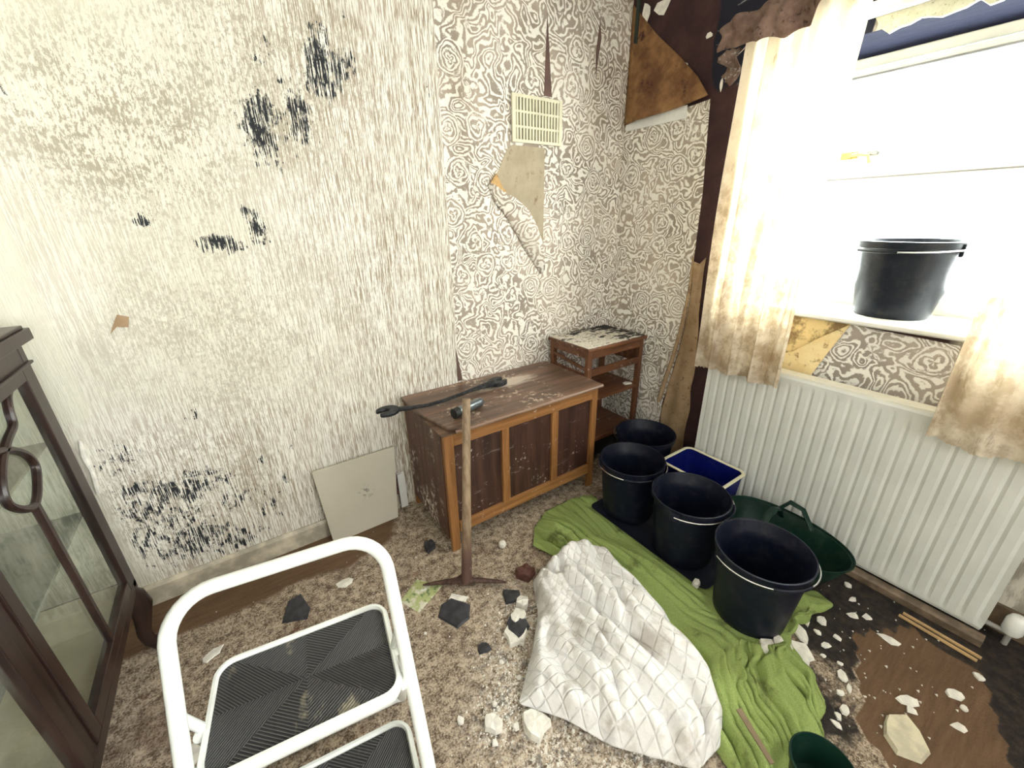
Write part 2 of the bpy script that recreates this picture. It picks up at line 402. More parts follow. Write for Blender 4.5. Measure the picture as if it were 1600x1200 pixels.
def paper(name, a, b, c3, scale=8):
    k = Mat(name); n = k.noise(k.P, scale, 5, .7); n2 = k.noise(k.P, scale*2.6, 5, .7)
    c = k.mix(k.sm(n, .35, .65), a, b); c = k.mix(k.sm(n2, .56, .68), c, c3)
    k.bump(n2, .3, .003); return k.fin(c, .8, spec=.2)
M_back = paper('brown_paper_back', (.13, .058, .030), (.32, .175, .075), (.06, .024, .020), 4.5)
M_tanp = paper('tan_paper_back', (.30, .20, .115), (.40, .28, .17), (.20, .12, .07), 9)
M_pulp = paper('exposed_tan_board', (.40, .335, .235), (.47, .40, .29), (.28, .20, .13), 8)
M_yellow = paper('yellowed_board', (.78, .60, .30), (.85, .70, .40), (.36, .23, .10), 10)
M_gap = simple('dark_wall_behind_paper', (.13, .075, .06), .8)
M_pelp = paper('mouldy_hanging_paper', (.15, .09, .07), (.24, .16, .125), (.06, .035, .03), 16)
M_soffit = Mat('mould_black_soffit')
def _s(k):
    n = k.noise(k.mapv(k.P, (20, 6, 20)), 1.0, 6, .75); s = k.sep(k.P)
    edge = k.sm(k.ma('ADD', s[0], k.ma('MULTIPLY', k.noise(k.mapv(k.P, (10, 22, 10)), 1.0, 5, .7), .10)), .325, .345)
    c = k.mix(k.sm(n, .66, .72), (.008, .009, .020), (.5, .45, .42)); c = k.mix(edge, c, (.8, .78, .74))
    k.bump(n, .6, .01); return k.fin(c, .95, spec=.05)
M_soffit = _s(M_soffit)

# ------------------------------------------------------------ room shell
def mask_floor(co):
    x, y = co[:, 0], co[:, 1]; R = np.zeros(len(x)); G = R.copy(); B = R.copy()
    R = sstep(x, -.75, -.45)*sstep(-y, 1.15, 1.5)*.9 + .5*sstep(x, -.5, -.2)
    R = np.maximum(R, .75*np.exp(-(((x+.75)/.16)**2+((y+1.5)/.22)**2)))
    R = np.maximum(R, .8*sstep(x, -.62, -.45)*sstep(y, -.5, -.1))
    R = np.maximum(R, .45*np.exp(-((y+.05)/.10)**2))
    brd = inpoly(x, y, [(-.41, -1.52), (-.22, -1.62), (-.24, -1.80), (-.52, -1.90), (-.80, -1.80), (-.72, -1.64), (-.58, -1.60)])
    G = np.where(brd, 1.0, 0.0); R = np.where(brd, R*.25, R)
    G = np.maximum(G, .8*sstep(y, -.34, -.14)*sstep(-x, 1.35, 1.55)); G = np.maximum(G, .30*sstep(-x, 1.75, 2.0))
    for cx, cy, sx, sy in ((-1.25, -.85, .12, .13), (-1.40, -1.02, .10, .16), (-1.5, -1.05, .09, .08), (-1.3, -1.35, .25, .10), (-1.42, -1.2, .15, .1)):
        B = np.maximum(B, np.exp(-(((x-cx)/sx)**2+((y-cy)/sy)**2)))
    return np.stack([R, G, B], 1)
xs = np.linspace(-2.72, 0, 110); ys = np.linspace(-3.3, 0, 130)
V, F = gridmesh(xs, ys, lambda a, b: True, lambda u, v: (u, v, 0.0))
o = mesh('floor', V, F, M_carpet); paint(o, mask_floor); tag(o, kind='structure')
mesh_c = MB().box(-2.9, .4, -3.5, .2, 2.4, 2.5).build('ceiling', M_ceil); tag(mesh_c, kind='structure')
tag(MB().box(-2.82, -2.72, -3.4, .12, -.02, 2.4).build('wall_side', M_plain), kind='structure')
wr = MB()
X0, X1, Z0, Z1 = -2.0, -.70, .95, 2.05
wr.box(-2.82, X0, -3.42, -3.3, -.02, 2.4).box(X1, .36, -3.42, -3.3, -.02, 2.4).box(X0, X1, -3.42, -3.3, -.02, Z0).box(X0, X1, -3.42, -3.3, Z1, 2.4)
tag(wr.build('wall_rear', M_plain), kind='structure')
w2 = bpy.data.objects.new('window_2', None); C.objects.link(w2); w2.location = (-1.35, -3.36, Z0); tag(w2, kind='structure')
f2 = MB(); hw = (X1-X0)/2; hh = Z1-Z0
f2.box(-hw, -hw+.05, -.03, .03, 0, hh).box(hw-.05, hw, -.03, .03, 0, hh).box(-hw+.05, hw-.05, -.03, .03, 0, .05).box(-hw+.05, hw-.05, -.03, .03, hh-.05, hh).box(-.025, .025, -.03, .03, .05, hh-.05)
f2.build('window_frame', M_white, w2, bevel=.004)

# left wall with the two papers
def mask_A(co):
    x, z = co[:, 0], co[:, 2]; R = np.zeros(len(x)); G = R.copy(); B = R.copy()
    def blob(cx, cz, sx, sz, a=1.0):
        nonlocal R; R = np.maximum(R, a*np.exp(-(((x-cx)/sx)**2+((z-cz)/sz)**2)*.75))
    for c in ((-1.668, 1.575, .050, .095, .9), (-1.65, 1.63, .06, .055, .75), (-1.545, 1.62, .038, .085, .85), (-1.56, 1.58, .045, .03, .7), (-1.455, 1.79, .040, .085, .95), (-1.46, 1.73, .055, .055, .85), (-1.40, 1.77, .035, .06, .8), (-1.43, 1.86, .02, .03, .7),
              (-1.36, 1.80, .025, .04, .7), (-1.425, 1.83, .02, .03, .6), (-1.635, 1.772, .03, .03, .55), (-1.60, 1.79, .015, .05, .5), (-1.568, 1.718, .03, .02, .55), (-1.858, 1.245, .06, .03, .85), (-1.82, 1.235, .045, .025, .8),
              (-1.735, 1.29, .025, .06, .85), (-1.75, 1.33, .035, .02, .7), (-1.74, 1.25, .04, .02, .7), (-2.025, 1.314, .025, .02, .85), (-1.078, 1.754, .012, .025, .75), (-1.69, 1.50, .012, .03, .6), (-1.618, 1.475, .02, .02, .5),
              (-1.353, 1.92, .015, .015, .5), (-2.2, 1.60, .015, .04, .35)): blob(*c)
    for c in ((-2.14, .40, .05, .07, .75), (-2.21, .43, .05, .06, .75), (-2.27, .47, .06, .04, .7), (-2.08, .42, .04, .05, .6), (-2.03, .43, .03, .05, .55), (-2.28, .60, .06, .06, .55), (-2.2, .32, .12, .08, .55), (-2.3, .27, .10, .12, .55),
              (-2.17, .20, .14, .09, .68), (-2.05, .14, .10, .07, .62), (-2.25, .40, .12, .10, .58), (-2.02, .33, .08, .06, .55), (-2.1, .47, .10, .03, .6), (-1.90, .45, .03, .03, .5), (-1.86, .48, .025, .03, .5), (-1.80, .47, .02, .02, .55), (-1.86, .33, .03, .04, .5), (-1.77, .53, .03, .03, .4), (-2.06, .69, .03, .03, .45),
              (-1.70, .20, .10, .15, .42), (-1.6, .1, .15, .12, .42), (-1.92, .25, .08, .12, .42)): blob(*c)
    R = np.where(x < -2.345, R*.15, R)
    # mottled region
    G = .95*np.exp(-(((x+2.0)/.30)**2+((z-1.55)/.26)**2)**2)
    G = np.maximum(G, .8*np.exp(-(((x+1.62)/.40)**2+((z-1.72)/.28)**2)**2))
    G = np.maximum(G, .38*np.exp(-(((x+1.45)/.45)**2+((z-1.2)/.6)**2)**2))
    G = np.maximum(G, .7*(x > -2.35)*np.exp(-(((x+2.15)/.30)**2+((z-.40)/.30)**2)**2))
    G = np.maximum(G, .55*np.exp(-(((x+1.9)/.35)**2+((z-.95)/.4)**2)**2))
    B = .34 + .66*sstep(x, -2.0, -1.25); B = np.maximum(B, .85*sstep(-z, -1.0, -.55)*sstep(x, -2.45, -2.25))
    B *= 1-.85*sstep(z, 1.35, 1.9)*sstep(-x, 1.55, 2.1); B *= 1-.55*sstep(z, 1.95, 2.2)
    B = np.maximum(B, .12); B = np.where((x < -2.3) & (z > .75), B*.25, B)
    rx = x > -1.036   # rose paper: damp in G
    G = np.where(rx, .45*sstep(x, -.75, -.1)*sstep(z, 1.1, 2.0) + .3*np.exp(-((x+.95)/.08)**2)*sstep(z, .9, 1.6), G)
    B = np.where(rx, 0, B)
    return np.stack([R, G, B], 1)
xa = np.unique(np.concatenate([np.linspace(-2.72, -1.036, 150), np.linspace(-1.036, 0, 90)])); za = np.linspace(0, 2.4, 200)
V, F = gridmesh(xa, za, lambda a, b: True, lambda u, v: (u, 0.0, v))
mi = [0 if xa[i % (len(xa)-1)] < -1.0361 else 1 for i in range(len(F))]
n0 = len(V); V += [(-2.72, .12, 0), (0, .12, 0), (0, .12, 2.4), (-2.72, .12, 2.4)]; F.append((n0+3, n0+2, n0+1, n0)); mi.append(0)
nx = len(xa); tl = (len(za)-1)*nx
F += [(0, nx-1, n0+1, n0), (nx-1, tl+nx-1, n0+2, n0+1), (tl+nx-1, tl, n0+3, n0+2), (tl, 0, n0, n0+3)]; mi += [0]*4
o = mesh('wall_left', V, F, [M_stripe, M_roseA], mi=mi); paint(o, mask_A); tag(o, kind='structure')
tag(MB().prism([(0, 0), (.014, 0), (.014, .075), (.008, .088), (0, .088)], 1.31, lambda a, b, t: (-2.72+t, -a, b)).build('baseboard_left', M_skirt, bevel=.001), kind='structure')

# window wall: opening y -2.25..-.665, z .93..1.83, reveal .34 deep
WY0, WY1, WZ0, WZ1, WD = -2.25, -.665, .925, 1.83, .36
def mask_B(co):
    y, z, x = co[:, 1], co[:, 2], co[:, 0]
    R = .98*sstep(-y, .40, .50)*sstep(z, 1.72, 1.86); R = np.maximum(R, .6*np.exp(-(((y+.52)/.1)**2+((z-1.85)/.12)**2)))
    R = np.where((y < -1.0) & (z > 1.80) & (z < 1.9), 0, R)
    G = ((y < -.70) & (y > -1.2) & (z < .93) & (z > .55)).astype(float)
    B = ((y < -1.44) & (z < .93)).astype(float); B = np.maximum(B, ((y < -1.0) & (z > 1.80) & (z < 1.9)).astype(float)*.9)
    inside = x > .01; R = np.where(inside, 0, R); G = np.where(inside, 0, G); B = np.where(inside, .0, B)
    return np.stack([R, G, B], 1)
yb = np.unique(np.concatenate([np.linspace(-3.3, WY0, 20), np.linspace(WY0, WY1, 70), np.linspace(WY1, 0, 45)]))
zb = np.unique(np.concatenate([np.linspace(0, WZ0, 50), np.linspace(WZ0, WZ1, 30), np.linspace(WZ1, 2.4, 35)]))
V, F = gridmesh(yb, zb, lambda a, b: not (WY0 < a < WY1 and WZ0 < b < WZ1), lambda u, v: (0.0, u, v))
mi = [0]*len(F)
def q(p, m):
    n = len(V); V.extend(p); F.append((n, n+1, n+2, n+3)); mi.append(m)
q([(0, WY0, WZ1), (WD, WY0, WZ1), (WD, WY1, WZ1), (0, WY1, WZ1)], 1)
q([(0, WY0, WZ0), (WD, WY0, WZ0), (WD, WY1, WZ0), (0, WY1, WZ0)], 2)
q([(0, WY0, WZ0), (WD, WY0, WZ0), (WD, WY0, WZ1), (0, WY0, WZ1)], 2)
q([(0, WY1, WZ0), (WD, WY1, WZ0), (WD, WY1, WZ1), (0, WY1, WZ1)], 2)
for a in ((-3.3, WY0, 0, 2.4), (WY1, .12, 0, 2.4), (WY0, WY1, 0, WZ0), (WY0, WY1, WZ1, 2.4)):
    q([(WD, a[0], a[2]), (WD, a[1], a[2]), (WD, a[1], a[3]), (WD, a[0], a[3])], 0)
M_reveal = simple('white_reveal_plaster', (.78, .76, .70), .8, var=.08)
o = mesh('wall_right', V, F, [M_wallB, M_soffit, M_reveal], mi=mi); paint(o, mask_B); tag(o, kind='structure')
tag(MB().box(-.014, 0, -3.3, -.62, 0, .10).build('baseboard_right', simple('dirty_brown_paint', (.16, .11, .07), .6, var=.4), bevel=.002), kind='structure')

# window_1
W = bpy.data.objects.new('window_1', None); C.objects.link(W); W.location = (.30, (WY0+WY1)/2, WZ0); tag(W, kind='structure')
hw = (WY1-WY0)/2; H = WZ1-WZ0; fr = MB()
fr.box(-.03, .04, -hw, -hw+.05, 0, H).box(-.03, .04, hw-.05, hw, 0, H).box(-.03, .04, -hw+.05, hw-.05, 0, .07).box(-.03, .04, -hw+.05, hw-.05, H-.035, H)
fr.box(-.03, .04, -hw+.05, hw-.05, .515, .565).box(-.035, .04, -.28, -.23, .07, .515).box(-.035, .04, -.28, -.23, .565, H-.035)
fr.build('window_frame', M_white, W, bevel=.004)
sh = MB()
for y0, y1, z0, z1 in ((-.225, hw-.052, .57, H-.04), (-.225, hw-.052, .075, .51), (-hw+.052, -.285, .57, H-.04), (-hw+.052, -.285, .075, .51)):
    t = .03
    sh.box(-.045, -.005, y0, y1, z0, z0+t).box(-.045, -.005, y0, y1, z1-t, z1).box(-.045, -.005, y0, y0+t, z0+t, z1-t).box(-.045, -.005, y1-t, y1, z0+t, z1-t)
sh.build('window_sash', M_white, W, bevel=.003)
sl = MB(); sl.box(-.048, -.044, -hw+.05, hw-.05, .838, .845).box(-.048, -.044, -hw+.05, hw-.05, .497, .502); sl.build('seal_strip', simple('grey_seal', (.25, .25, .26), .6), W)
MB().box(.01, .014, -hw+.05, hw-.05, .07, H-.035).build('window_pane', M_glass, W)
sb = MB(); sb.prism([(-.345, 0), (.02, 0), (.03, .006), (.03, .018), (.02, .024), (-.345, .024)], 2*hw-.004, lambda a, b, t: (-.30-a+.0, -hw+.002+t, b-.003)); sb.build('window_sill', M_white, W, bevel=.002)
cb = MB(); cb.box(-.056, -.045, .50, .55, .568, .592).box(-.070, -.056, .515, .53, .572, .588).tube([(-.064, .522, .58), (-.068, .49, .582), (-.066, .46, .576), (-.064, .45, .55)], .006, 8).build('window_catch', simple('old_brass', (.55, .40, .16), .4, .7), W, True)
cb2 = MB(); cb2.box(-.06, -.045, .435, .47, .575, .59).build('catch_stay', simple('dull_grey_metal', (.3, .32, .33), .4, .8), W, bevel=.003)

# curtain rail above the opening
r = thing('curtain_rail', 'white two-ribbed curtain rail running above the window opening', 'curtain rail', (-.05, -1.6, 1.855))
MB().box(-.012, .012, -.75, .66, 0, .035).box(-.018, -.012, -.75, .66, .026, .035).box(-.018, -.012, -.75, .66, 0, .009).build('track', M_white, r, bevel=.002)
for yy in (-.7, -.1, .5): MB().box(.012, .051, yy-.01, yy+.01, .008, .028).build('bracket', M_white, r)
fr_ = MB(); rnd = random.Random(5); pts = []
for i in range(60):
    yy = -1.02 - i*.02; pts.append((yy, 1.845 + rnd.uniform(-.010, .008)))
poly = [(-1.0, 1.83)] + [(-1.0, 1.856)] + [(a, 1.856) for a in (-2.2,)] + [(-2.2, 1.83)]
lowe = [(a, 1.822+rnd.uniform(-.012, .010)) for a in np.linspace(-2.18, -1.02, 50)]
o = MB().prism([(-1.0, 1.862), (-2.2, 1.862)] + lowe, .012, lambda a, b, t: (-t, a, b)).build('ragged_plaster_edge', paper('crumbly_yellow_plaster', (.50, .48, .34), (.60, .58, .45), (.30, .27, .18), 30), tri=True)
o.name = 'trim_1'; tag(o, kind='structure')

# ------------------------------------------------------------ papers on the window wall
sheet = [(0, 0.0), (-.425, 0.0), (-.424, .205), (-.428, .333), (-.452, .452), (-.484, .677), (-.505, .912), (-.494, 1.123), (-.49, 1.399), (-.474, 1.615), (-.464, 1.757), (-.30, 1.742), (0, 1.735)]
o = MB().prism(sheet, .003, lambda a, b, t: (-t-.0004, a, b)).build('rose_wallpaper_sheet', M_roseB, tri=True)
tag(o, 'narrow sheet of rose wallpaper still stuck between the room corner and the curtain', 'wallpaper')
o = MB().prism([(-1.165, .919), (-1.455, .905), (-1.455, .60), (-1.055, .60), (-1.05, .66)], .004, lambda a, b, t: (-t-.0004, a, b)).build('rose_wallpaper_sheet', rose_mat('rose_wallpaper_under_sill', 'yz', damp=False, light=(.84, .82, .78), dark=(.30, .26, .23)), tri=True)
tag(o, 'piece of rose wallpaper under the window sill above the radiator', 'wallpaper')
def flap_obj(name, poly, off, mat, label, cat, n=26, parent=None, thick=.0015):
    # triangulated sheet over polygon (y,z) on the window wall, off(y,z) = distance from wall
    P = np.array(poly); us = np.linspace(P[:, 0].min(), P[:, 0].max(), n); vs = np.linspace(P[:, 1].min(), P[:, 1].max(), n)
    bm = bmesh.new(); vv = [bm.verts.new((0, a, b)) for a, b in poly]; bm.faces.new(vv)
    for u in us[1:-1]: bmesh.ops.bisect_plane(bm, geom=bm.verts[:]+bm.edges[:]+bm.faces[:], plane_co=(0, u, 0), plane_no=(0, 1, 0))
    for v in vs[1:-1]: bmesh.ops.bisect_plane(bm, geom=bm.verts[:]+bm.edges[:]+bm.faces[:], plane_co=(0, 0, v), plane_no=(0, 0, 1))
    bmesh.ops.triangulate(bm, faces=bm.faces)
    for v in bm.verts: v.co.x = -off(v.co.y, v.co.z)
    me = bpy.data.meshes.new(name); bm.to_mesh(me); bm.free()
    me.polygons.foreach_set('use_smooth', [True]*len(me.polygons))
    o = link(name, me, mat, parent); s = o.modifiers.new('solid', 'SOLIDIFY'); s.thickness = thick
    return tag(o, label, cat)
flap_obj('torn_wallpaper_flap', [(-.004, 2.22), (-.002, 1.733), (-.15, 1.735), (-.318, 1.748), (-.475, 1.765), (-.40, 1.85), (-.306, 1.935), (-.15, 2.07), (-.064, 2.158)],
         lambda y, z: .006+.035*max(0, (1.95-z)/.22)*max(0, min(1, -y/.12))*(1-.3*math.sin(y*14)), M_back,
         'brown-backed wallpaper flap folded down high in the corner, showing damp orange reverse', 'torn wallpaper')
flap_obj('torn_wallpaper_strip', [(-.502, 1.10), (-.53, 1.09), (-.558, 1.12), (-.562, .98), (-.578, .80), (-.590, .60), (-.585, .48), (-.597, .35), (-.59, .2), (-.60, .02), (-.44, .02), (-.435, .29), (-.455, .45), (-.487, .66), (-.507, .9)],
         lambda y, z: .008+.006*math.sin(y*60+z*5)+.003*math.sin(z*31), M_tanp,
         'long tan strip of peeled paper backing hanging beside the radiator down to the floor', 'torn wallpaper')
cp = [(-.012, -.496, 1.12), (-.02, -.506, .95), (-.024, -.492, .76), (-.026, -.468, .6), (-.027, -.442, .47), (-.03, -.425, .36), (-.03, -.421, .345)]
tag(MB().tube([(x, y, z) for x, y, z in cp], [.004, .007, .010, .011, .012, .013, .008], 12).build('rolled_paper_edge', M_tanp, smooth=True), 'thin rolled edge of wallpaper curling along the rose sheet beside the tan strip', 'torn wallpaper')
flap_obj('torn_wallpaper_flap', [(-.92, .74), (-1.0, .775), (-1.09, .86), (-1.165, .921), (-1.12, .80), (-1.075, .66), (-.92, .66)], lambda y, z: .008+.006*math.sin(y*25)**2, M_yellow,
         'pale yellow triangle of folded paper below the sill beside the left curtain', 'torn wallpaper')
# louvre vent strip hidden below the flap
v = thing('wall_vent', 'narrow white slotted vent strip peeping out below the brown paper flap', 'vent', (-.004, -.19, 1.705), 0)
mb = MB().box(-.008, 0, -.17, .17, 0, .05)
for i in range(14): mb.box(-.0095, -.008, -.16+i*.024, -.156+i*.024, .012, .045)
mb.build('vent_plate', M_white, v)
# cable end hanging from the top corner
cbm = MB().box(-.012, -.002, -.047, -.028, 2.09, 2.395).box(-.012, -.002, -.047, -.040, 2.06, 2.09).box(-.012, -.002, -.035, -.028, 2.065, 2.09)
tag(cbm.build('cut_cable', simple('dark_green_sheath', (.02, .03, .022), .5), bevel=.001), 'flat dark cable with a split end hanging down the top corner over the brown flap', 'cable')
rnd = random.Random(3)
scr = [(-.325, 1.90, .020, .032), (-.42, 1.985, .018, .014), (-.415, 1.80, .006, .02), (-.505, 1.80, .008, .028), (-.17, 2.16, .05, .035), (-.08, 2.17, .03, .05)]
for i, (yy, zz, a, b) in enumerate(scr):
    pl = [(yy+a*math.cos(t)*rnd.uniform(.5, 1), zz+b*math.sin(t)*rnd.uniform(.5, 1)) for t in np.linspace(0, 2*PI, 8)[:-1]]
    o = MB().prism(pl, .002, lambda p, q_, t: (-t-.001, p, q_)).build('paper_scrap', M_chip)
    tag(o, ['white pointed paper scrap stuck on the maroon wall beside the brown flap edge', 'small round white scrap on the maroon wall, above the pointed scrap', 'thin pale sliver on the maroon wall just above the rose wallpaper corner',
            'thin pale sliver on the dark wall beside the curtain top', 'pale green-white paper patch at the top of the picture right of the cable', 'pale paper patch beside the hanging cable at the top corner'][i], 'paper scrap')

# ------------------------------------------------------------ papers on the left wall: tears, vent
def prismA(name, poly, th, mat, label, cat, y0=-.0005):
    return tag(MB().prism(poly, th, lambda a, b, t: (a, y0-t, b)).build(name, mat, tri=True), label, cat)
prismA('wallpaper_tear', [(-.517, 2.09), (-.486, 1.80), (-.531, 1.80)], .001, M_gap, 'tall narrow brown split between rose wallpaper strips above the cream vent', 'wallpaper tear')
prismA('wallpaper_tear', [(-1.044, .74), (-1.022, .60), (-1.020, .575), (-1.046, .575)], .001, M_gap, 'narrow dark split at the foot of the wallpaper seam just above the chest', 'wallpaper tear')
prismA('wallpaper_tear', [(-.212, 2.12), (-.198, 2.06), (-.215, 1.97), (-.222, 1.90), (-.23, 2.0)], .001, M_gap, 'short dark ragged split in the rose wallpaper near the room corner', 'wallpaper tear')
tp = thing('torn_wallpaper_patch', 'torn wallpaper patch with bare tan board below the cream vent', 'torn wallpaper', (-.65, 0, 1.37))
P_ = [(-.704, 1.600), (-.735, 1.575), (-.757, 1.54), (-.768, 1.515), (-.79, 1.48), (-.825, 1.45), (-.80, 1.425), (-.76, 1.395), (-.709, 1.372), (-.665, 1.33), (-.62, 1.27), (-.58, 1.20), (-.550, 1.13), (-.527, 1.09), (-.524, 1.60)]
MB().prism([(a+.65, b-1.37) for a, b in P_], .0015, lambda a, b, t: (a, -.0008-t, b)).build('bare_board', M_pulp, tp, tri=True)
# lifted curl along the lower edge
cv = []; cf = []; edge = [(-.825, 1.45), (-.78, 1.41), (-.715, 1.375), (-.665, 1.33), (-.62, 1.265), (-.58, 1.195), (-.55, 1.13), (-.530, 1.06)]
for i, (a, b) in enumerate(edge):
    for j in range(8):
        t = j/7; lift = math.sin(PI*.5*(1-t)) if True else 0; w_ = .085*math.sin(PI*(i+.6)/(len(edge)+.4))
        cv.append((a+.65-.75*w_*t+.2*w_, -.003-.045*lift*math.sin(PI*(i+.3)/len(edge))-.001, b-1.37-.9*w_*t+.1*w_))
for i in range(len(edge)-1):
    for j in range(7): cf.append((i*8+j, i*8+j+1, (i+1)*8+j+1, (i+1)*8+j))
o = mesh('curled_edge', cv, cf, rose_mat('rose_wallpaper_curl', 'xz', damp=False), tp, True); o.modifiers.new('s', 'SOLIDIFY').thickness = .0012
MB().prism([(-.175, .08), (-.145, .115), (-.115, .06), (-.07, .02), (-.02, -.05), (.04, -.14), (.09, -.24), (.10, -.27), (.06, -.20), (.0, -.11), (-.045, -.04), (-.085, -.005), (-.13, .035)], .003, lambda a, b, t: (a, -.003-t*3, b)).build('folded_corner', paper('orange_paper_back', (.55, .34, .14), (.62, .42, .20), (.33, .19, .08), 9), tp, tri=True)
for i, pts in enumerate(([(-2.345, 0, .69), (-2.352, 0, .64), (-2.350, 0, .58), (-2.358, 0, .50)], [(-2.018, 0, .42), (-2.012, 0, .30), (-2.006, 0, .20), (-2.004, 0, .10)])):
    o = MB().tube([(a, -.006, c) for a, b, c in pts], [.004, .008, .006, .007] if i == 0 else .0022, 8).build('peeled_paper_edge', M_chip, smooth=True)
    tag(o, ['ragged white peeled paper edge on the striped wall beside the display cabinet', 'thin white lifted wallpaper seam running down to the skirting board'][i], 'torn wallpaper')
prismA('wallpaper_tear', [(-2.155, 1.055), (-2.13, 1.045), (-2.14, 1.015), (-2.165, 1.02), (-2.185, 1.0), (-2.175, 1.02)], .004, M_tanp, 'small tan paper nick high on the striped wall right of the display cabinet', 'wallpaper tear')

vt = thing('wall_vent', 'square cream slotted air vent on the rose wallpaper', 'vent', (-.571, -.0015, 1.611))
mb = MB(); w_, h_ = .276, .178
mb.box(-w_/2, -w_/2+.018, -.013, -.003, 0, h_).box(w_/2-.018, w_/2, -.013, -.003, 0, h_)
for z0, z1 in ((0, .012), (.055, .064), (.111, .120), (h_-.012, h_)): mb.box(-w_/2+.018, w_/2-.018, -.012, -.003, z0, z1)
for i in range(14): xx = -w_/2+.018+(i+.5)*(w_-.036)/14; mb.box(xx-.0045, xx+.0045, -.0125, -.003, .012, h_-.012)
mb.build('louvre_plate', M_cream, vt, bevel=.0008)
mb = MB()
for i in range(14):
    xx = -w_/2+.018+(i)*(w_-.036)/14
    if i == 0: mb.box(-w_/2+.002, w_/2-.002, -.003, 0, .002, h_-.002)
mb.build('slot_shade_sheet', M_rubber, vt)  # black sheet behind the louvres; shade inside the slots put in as colour

# ------------------------------------------------------------ radiator
R = thing('radiator', 'long white ribbed panel radiator below the window', 'radiator', (-.10, -1.236, .035))
L2 = .521; mb = MB(); N = 25; prof = []
for i in range(N):
    y0 = -L2+.012 + i*(2*L2-.024)/N; p = (2*L2-.024)/N
    prof += [(.0048*max(0, math.cos(2*PI*(q_/8)))**1.5, y0+p*q_/8) for q_ in range(8)]
prof = [(b_, a_) for a_, b_ in prof]; prof = [(-L2, .006), (-L2, .0)] + prof + [(L2, .0), (L2, .006)]
V = []; F = []; zs = [0, .012, .03, .05, .60, .625, .645, .655, .665]
for z in zs:
    for (a, b) in prof:
        f = 0 if (z < .02 or z > .64) else (.5 if (z < .04 or z > .61) else 1)
        V.append((b*f + (.004 if z in (0, .665) else 0), a, z))
n = len(prof)
for j in range(len(zs)-1):
    for i in range(n-1): F.append((j*n+i, j*n+i+1, (j+1)*n+i+1, (j+1)*n+i))
o = mesh('front_panel', V, F, simple('radiator_enamel', (.66, .67, .63), .4, var=.05, scale=6), R); s = o.modifiers.new('s', 'SOLIDIFY'); s.thickness = .004; s.offset = -1
mb = MB().box(.008, .062, -L2, L2, .652, .672).box(.0, .008, -L2, L2, .658, .675); mb.build('top_grille', simple('cream_enamel', (.80, .77, .66), .4, var=.05), R, bevel=.002)
MB().box(.055, .062, -L2+.01, L2-.01, .02, .64).build('rear_panel', M_white, R)
for s_ in (-1, 1):
    MB().box(.008, .055, s_*L2-(.006 if s_ > 0 else 0), s_*L2+(.006 if s_ < 0 else 0), .01, .66).build('end_casing', M_white, R)
    MB().box(.062, .098, s_*.3-.015, s_*.3+.015, .5, .6).build('wall_bracket', M_white, R)
o = MB().prism([(-.138, 0), (-.104, 0), (-.104, .030), (-.130, .030), (-.138, .024)], .56, lambda a, b, t: (a, -1.775+t, b)).build('trim_2', simple('wet_brown_skirting', (.17, .12, .08), .5, var=.4, scale=20), bevel=.001); tag(o, kind='structure')
vv = thing('radiator_valve', 'white plastic radiator valve on a pipe at the right end of the radiator', 'valve', (-.055, -1.815, 0))
MB().lathe([(.020, .05), (.024, .06), (.024, .10), (.018, .115), (.012, .12)], 20).build('valve_cap', M_white, vv, True)
MB().lathe([(.0075, 0.0), (.0075, .05)], 12).tube([(0, .0, .045), (0, .057, .045)], .008, 10).build('pipe', simple('grey_pipe', (.35, .33, .3), .5), vv, True)

# ------------------------------------------------------------ curtains
def curtain(name, y0, y1, z0, z1, folds, amp, label, x0=-.14, seed=1, hem=.006, gather=.0):
    nu, nv = 150, 44; V = []; F = []; rnd = np.random.RandomState(seed)
    ph = rnd.rand(6)*6; wk = np.cumsum(rnd.uniform(.6, 1.4, nu)); wk = wk/wk[-1]
    for j in range(nv):
        t = j/(nv-1); z = z1+(z0-z1)*t
        for i in range(nu):
            s = wk[i]; a = amp*(.8+.25*math.sin(2.5*t))*(1 if t < .75 else 1-.5*(t-.75)/.25)
            x = x0 + a*math.sin(2*PI*folds*s+ph[0]+.8*math.sin(3*t+ph[4])*.5) + .45*a*math.sin(2*PI*folds*2.3*s+ph[1]+1.5*t) + .004*math.sin(40*s+9*t)
            y = y0+(y1-y0)*s + gather*(1-t)*(.5-s)*(y1-y0) + .006*math.sin(2*PI*folds*s*1.0+ph[2]+2*t)
            zz = z + (hem*math.sin(2*PI*folds*.7*s+ph[3]) + .004*rnd.randn()*.5)*(t > .97)
            V.append((x-x0, y-(y0+y1)/2, zz-z0))
    for j in range(nv-1):
        for i in range(nu-1): F.append((j*nu+i, j*nu+i+1, (j+1)*nu+i+1, (j+1)*nu+i))
    T = thing(name, label, 'curtain', (x0, (y0+y1)/2, z0))
    o = mesh('curtain_fabric', V, F, M_curt, T, True)
    return T
curtain('curtain', -.668, -1.035, .652, 1.93, 4, .022, 'stained cream left curtain hanging between the dark wall and the window', seed=4)
curtain('curtain', -1.465, -2.15, .64, 1.97, 5, .026, 'stained cream right curtain cut off by the right edge of the picture', x0=-.155, seed=9)
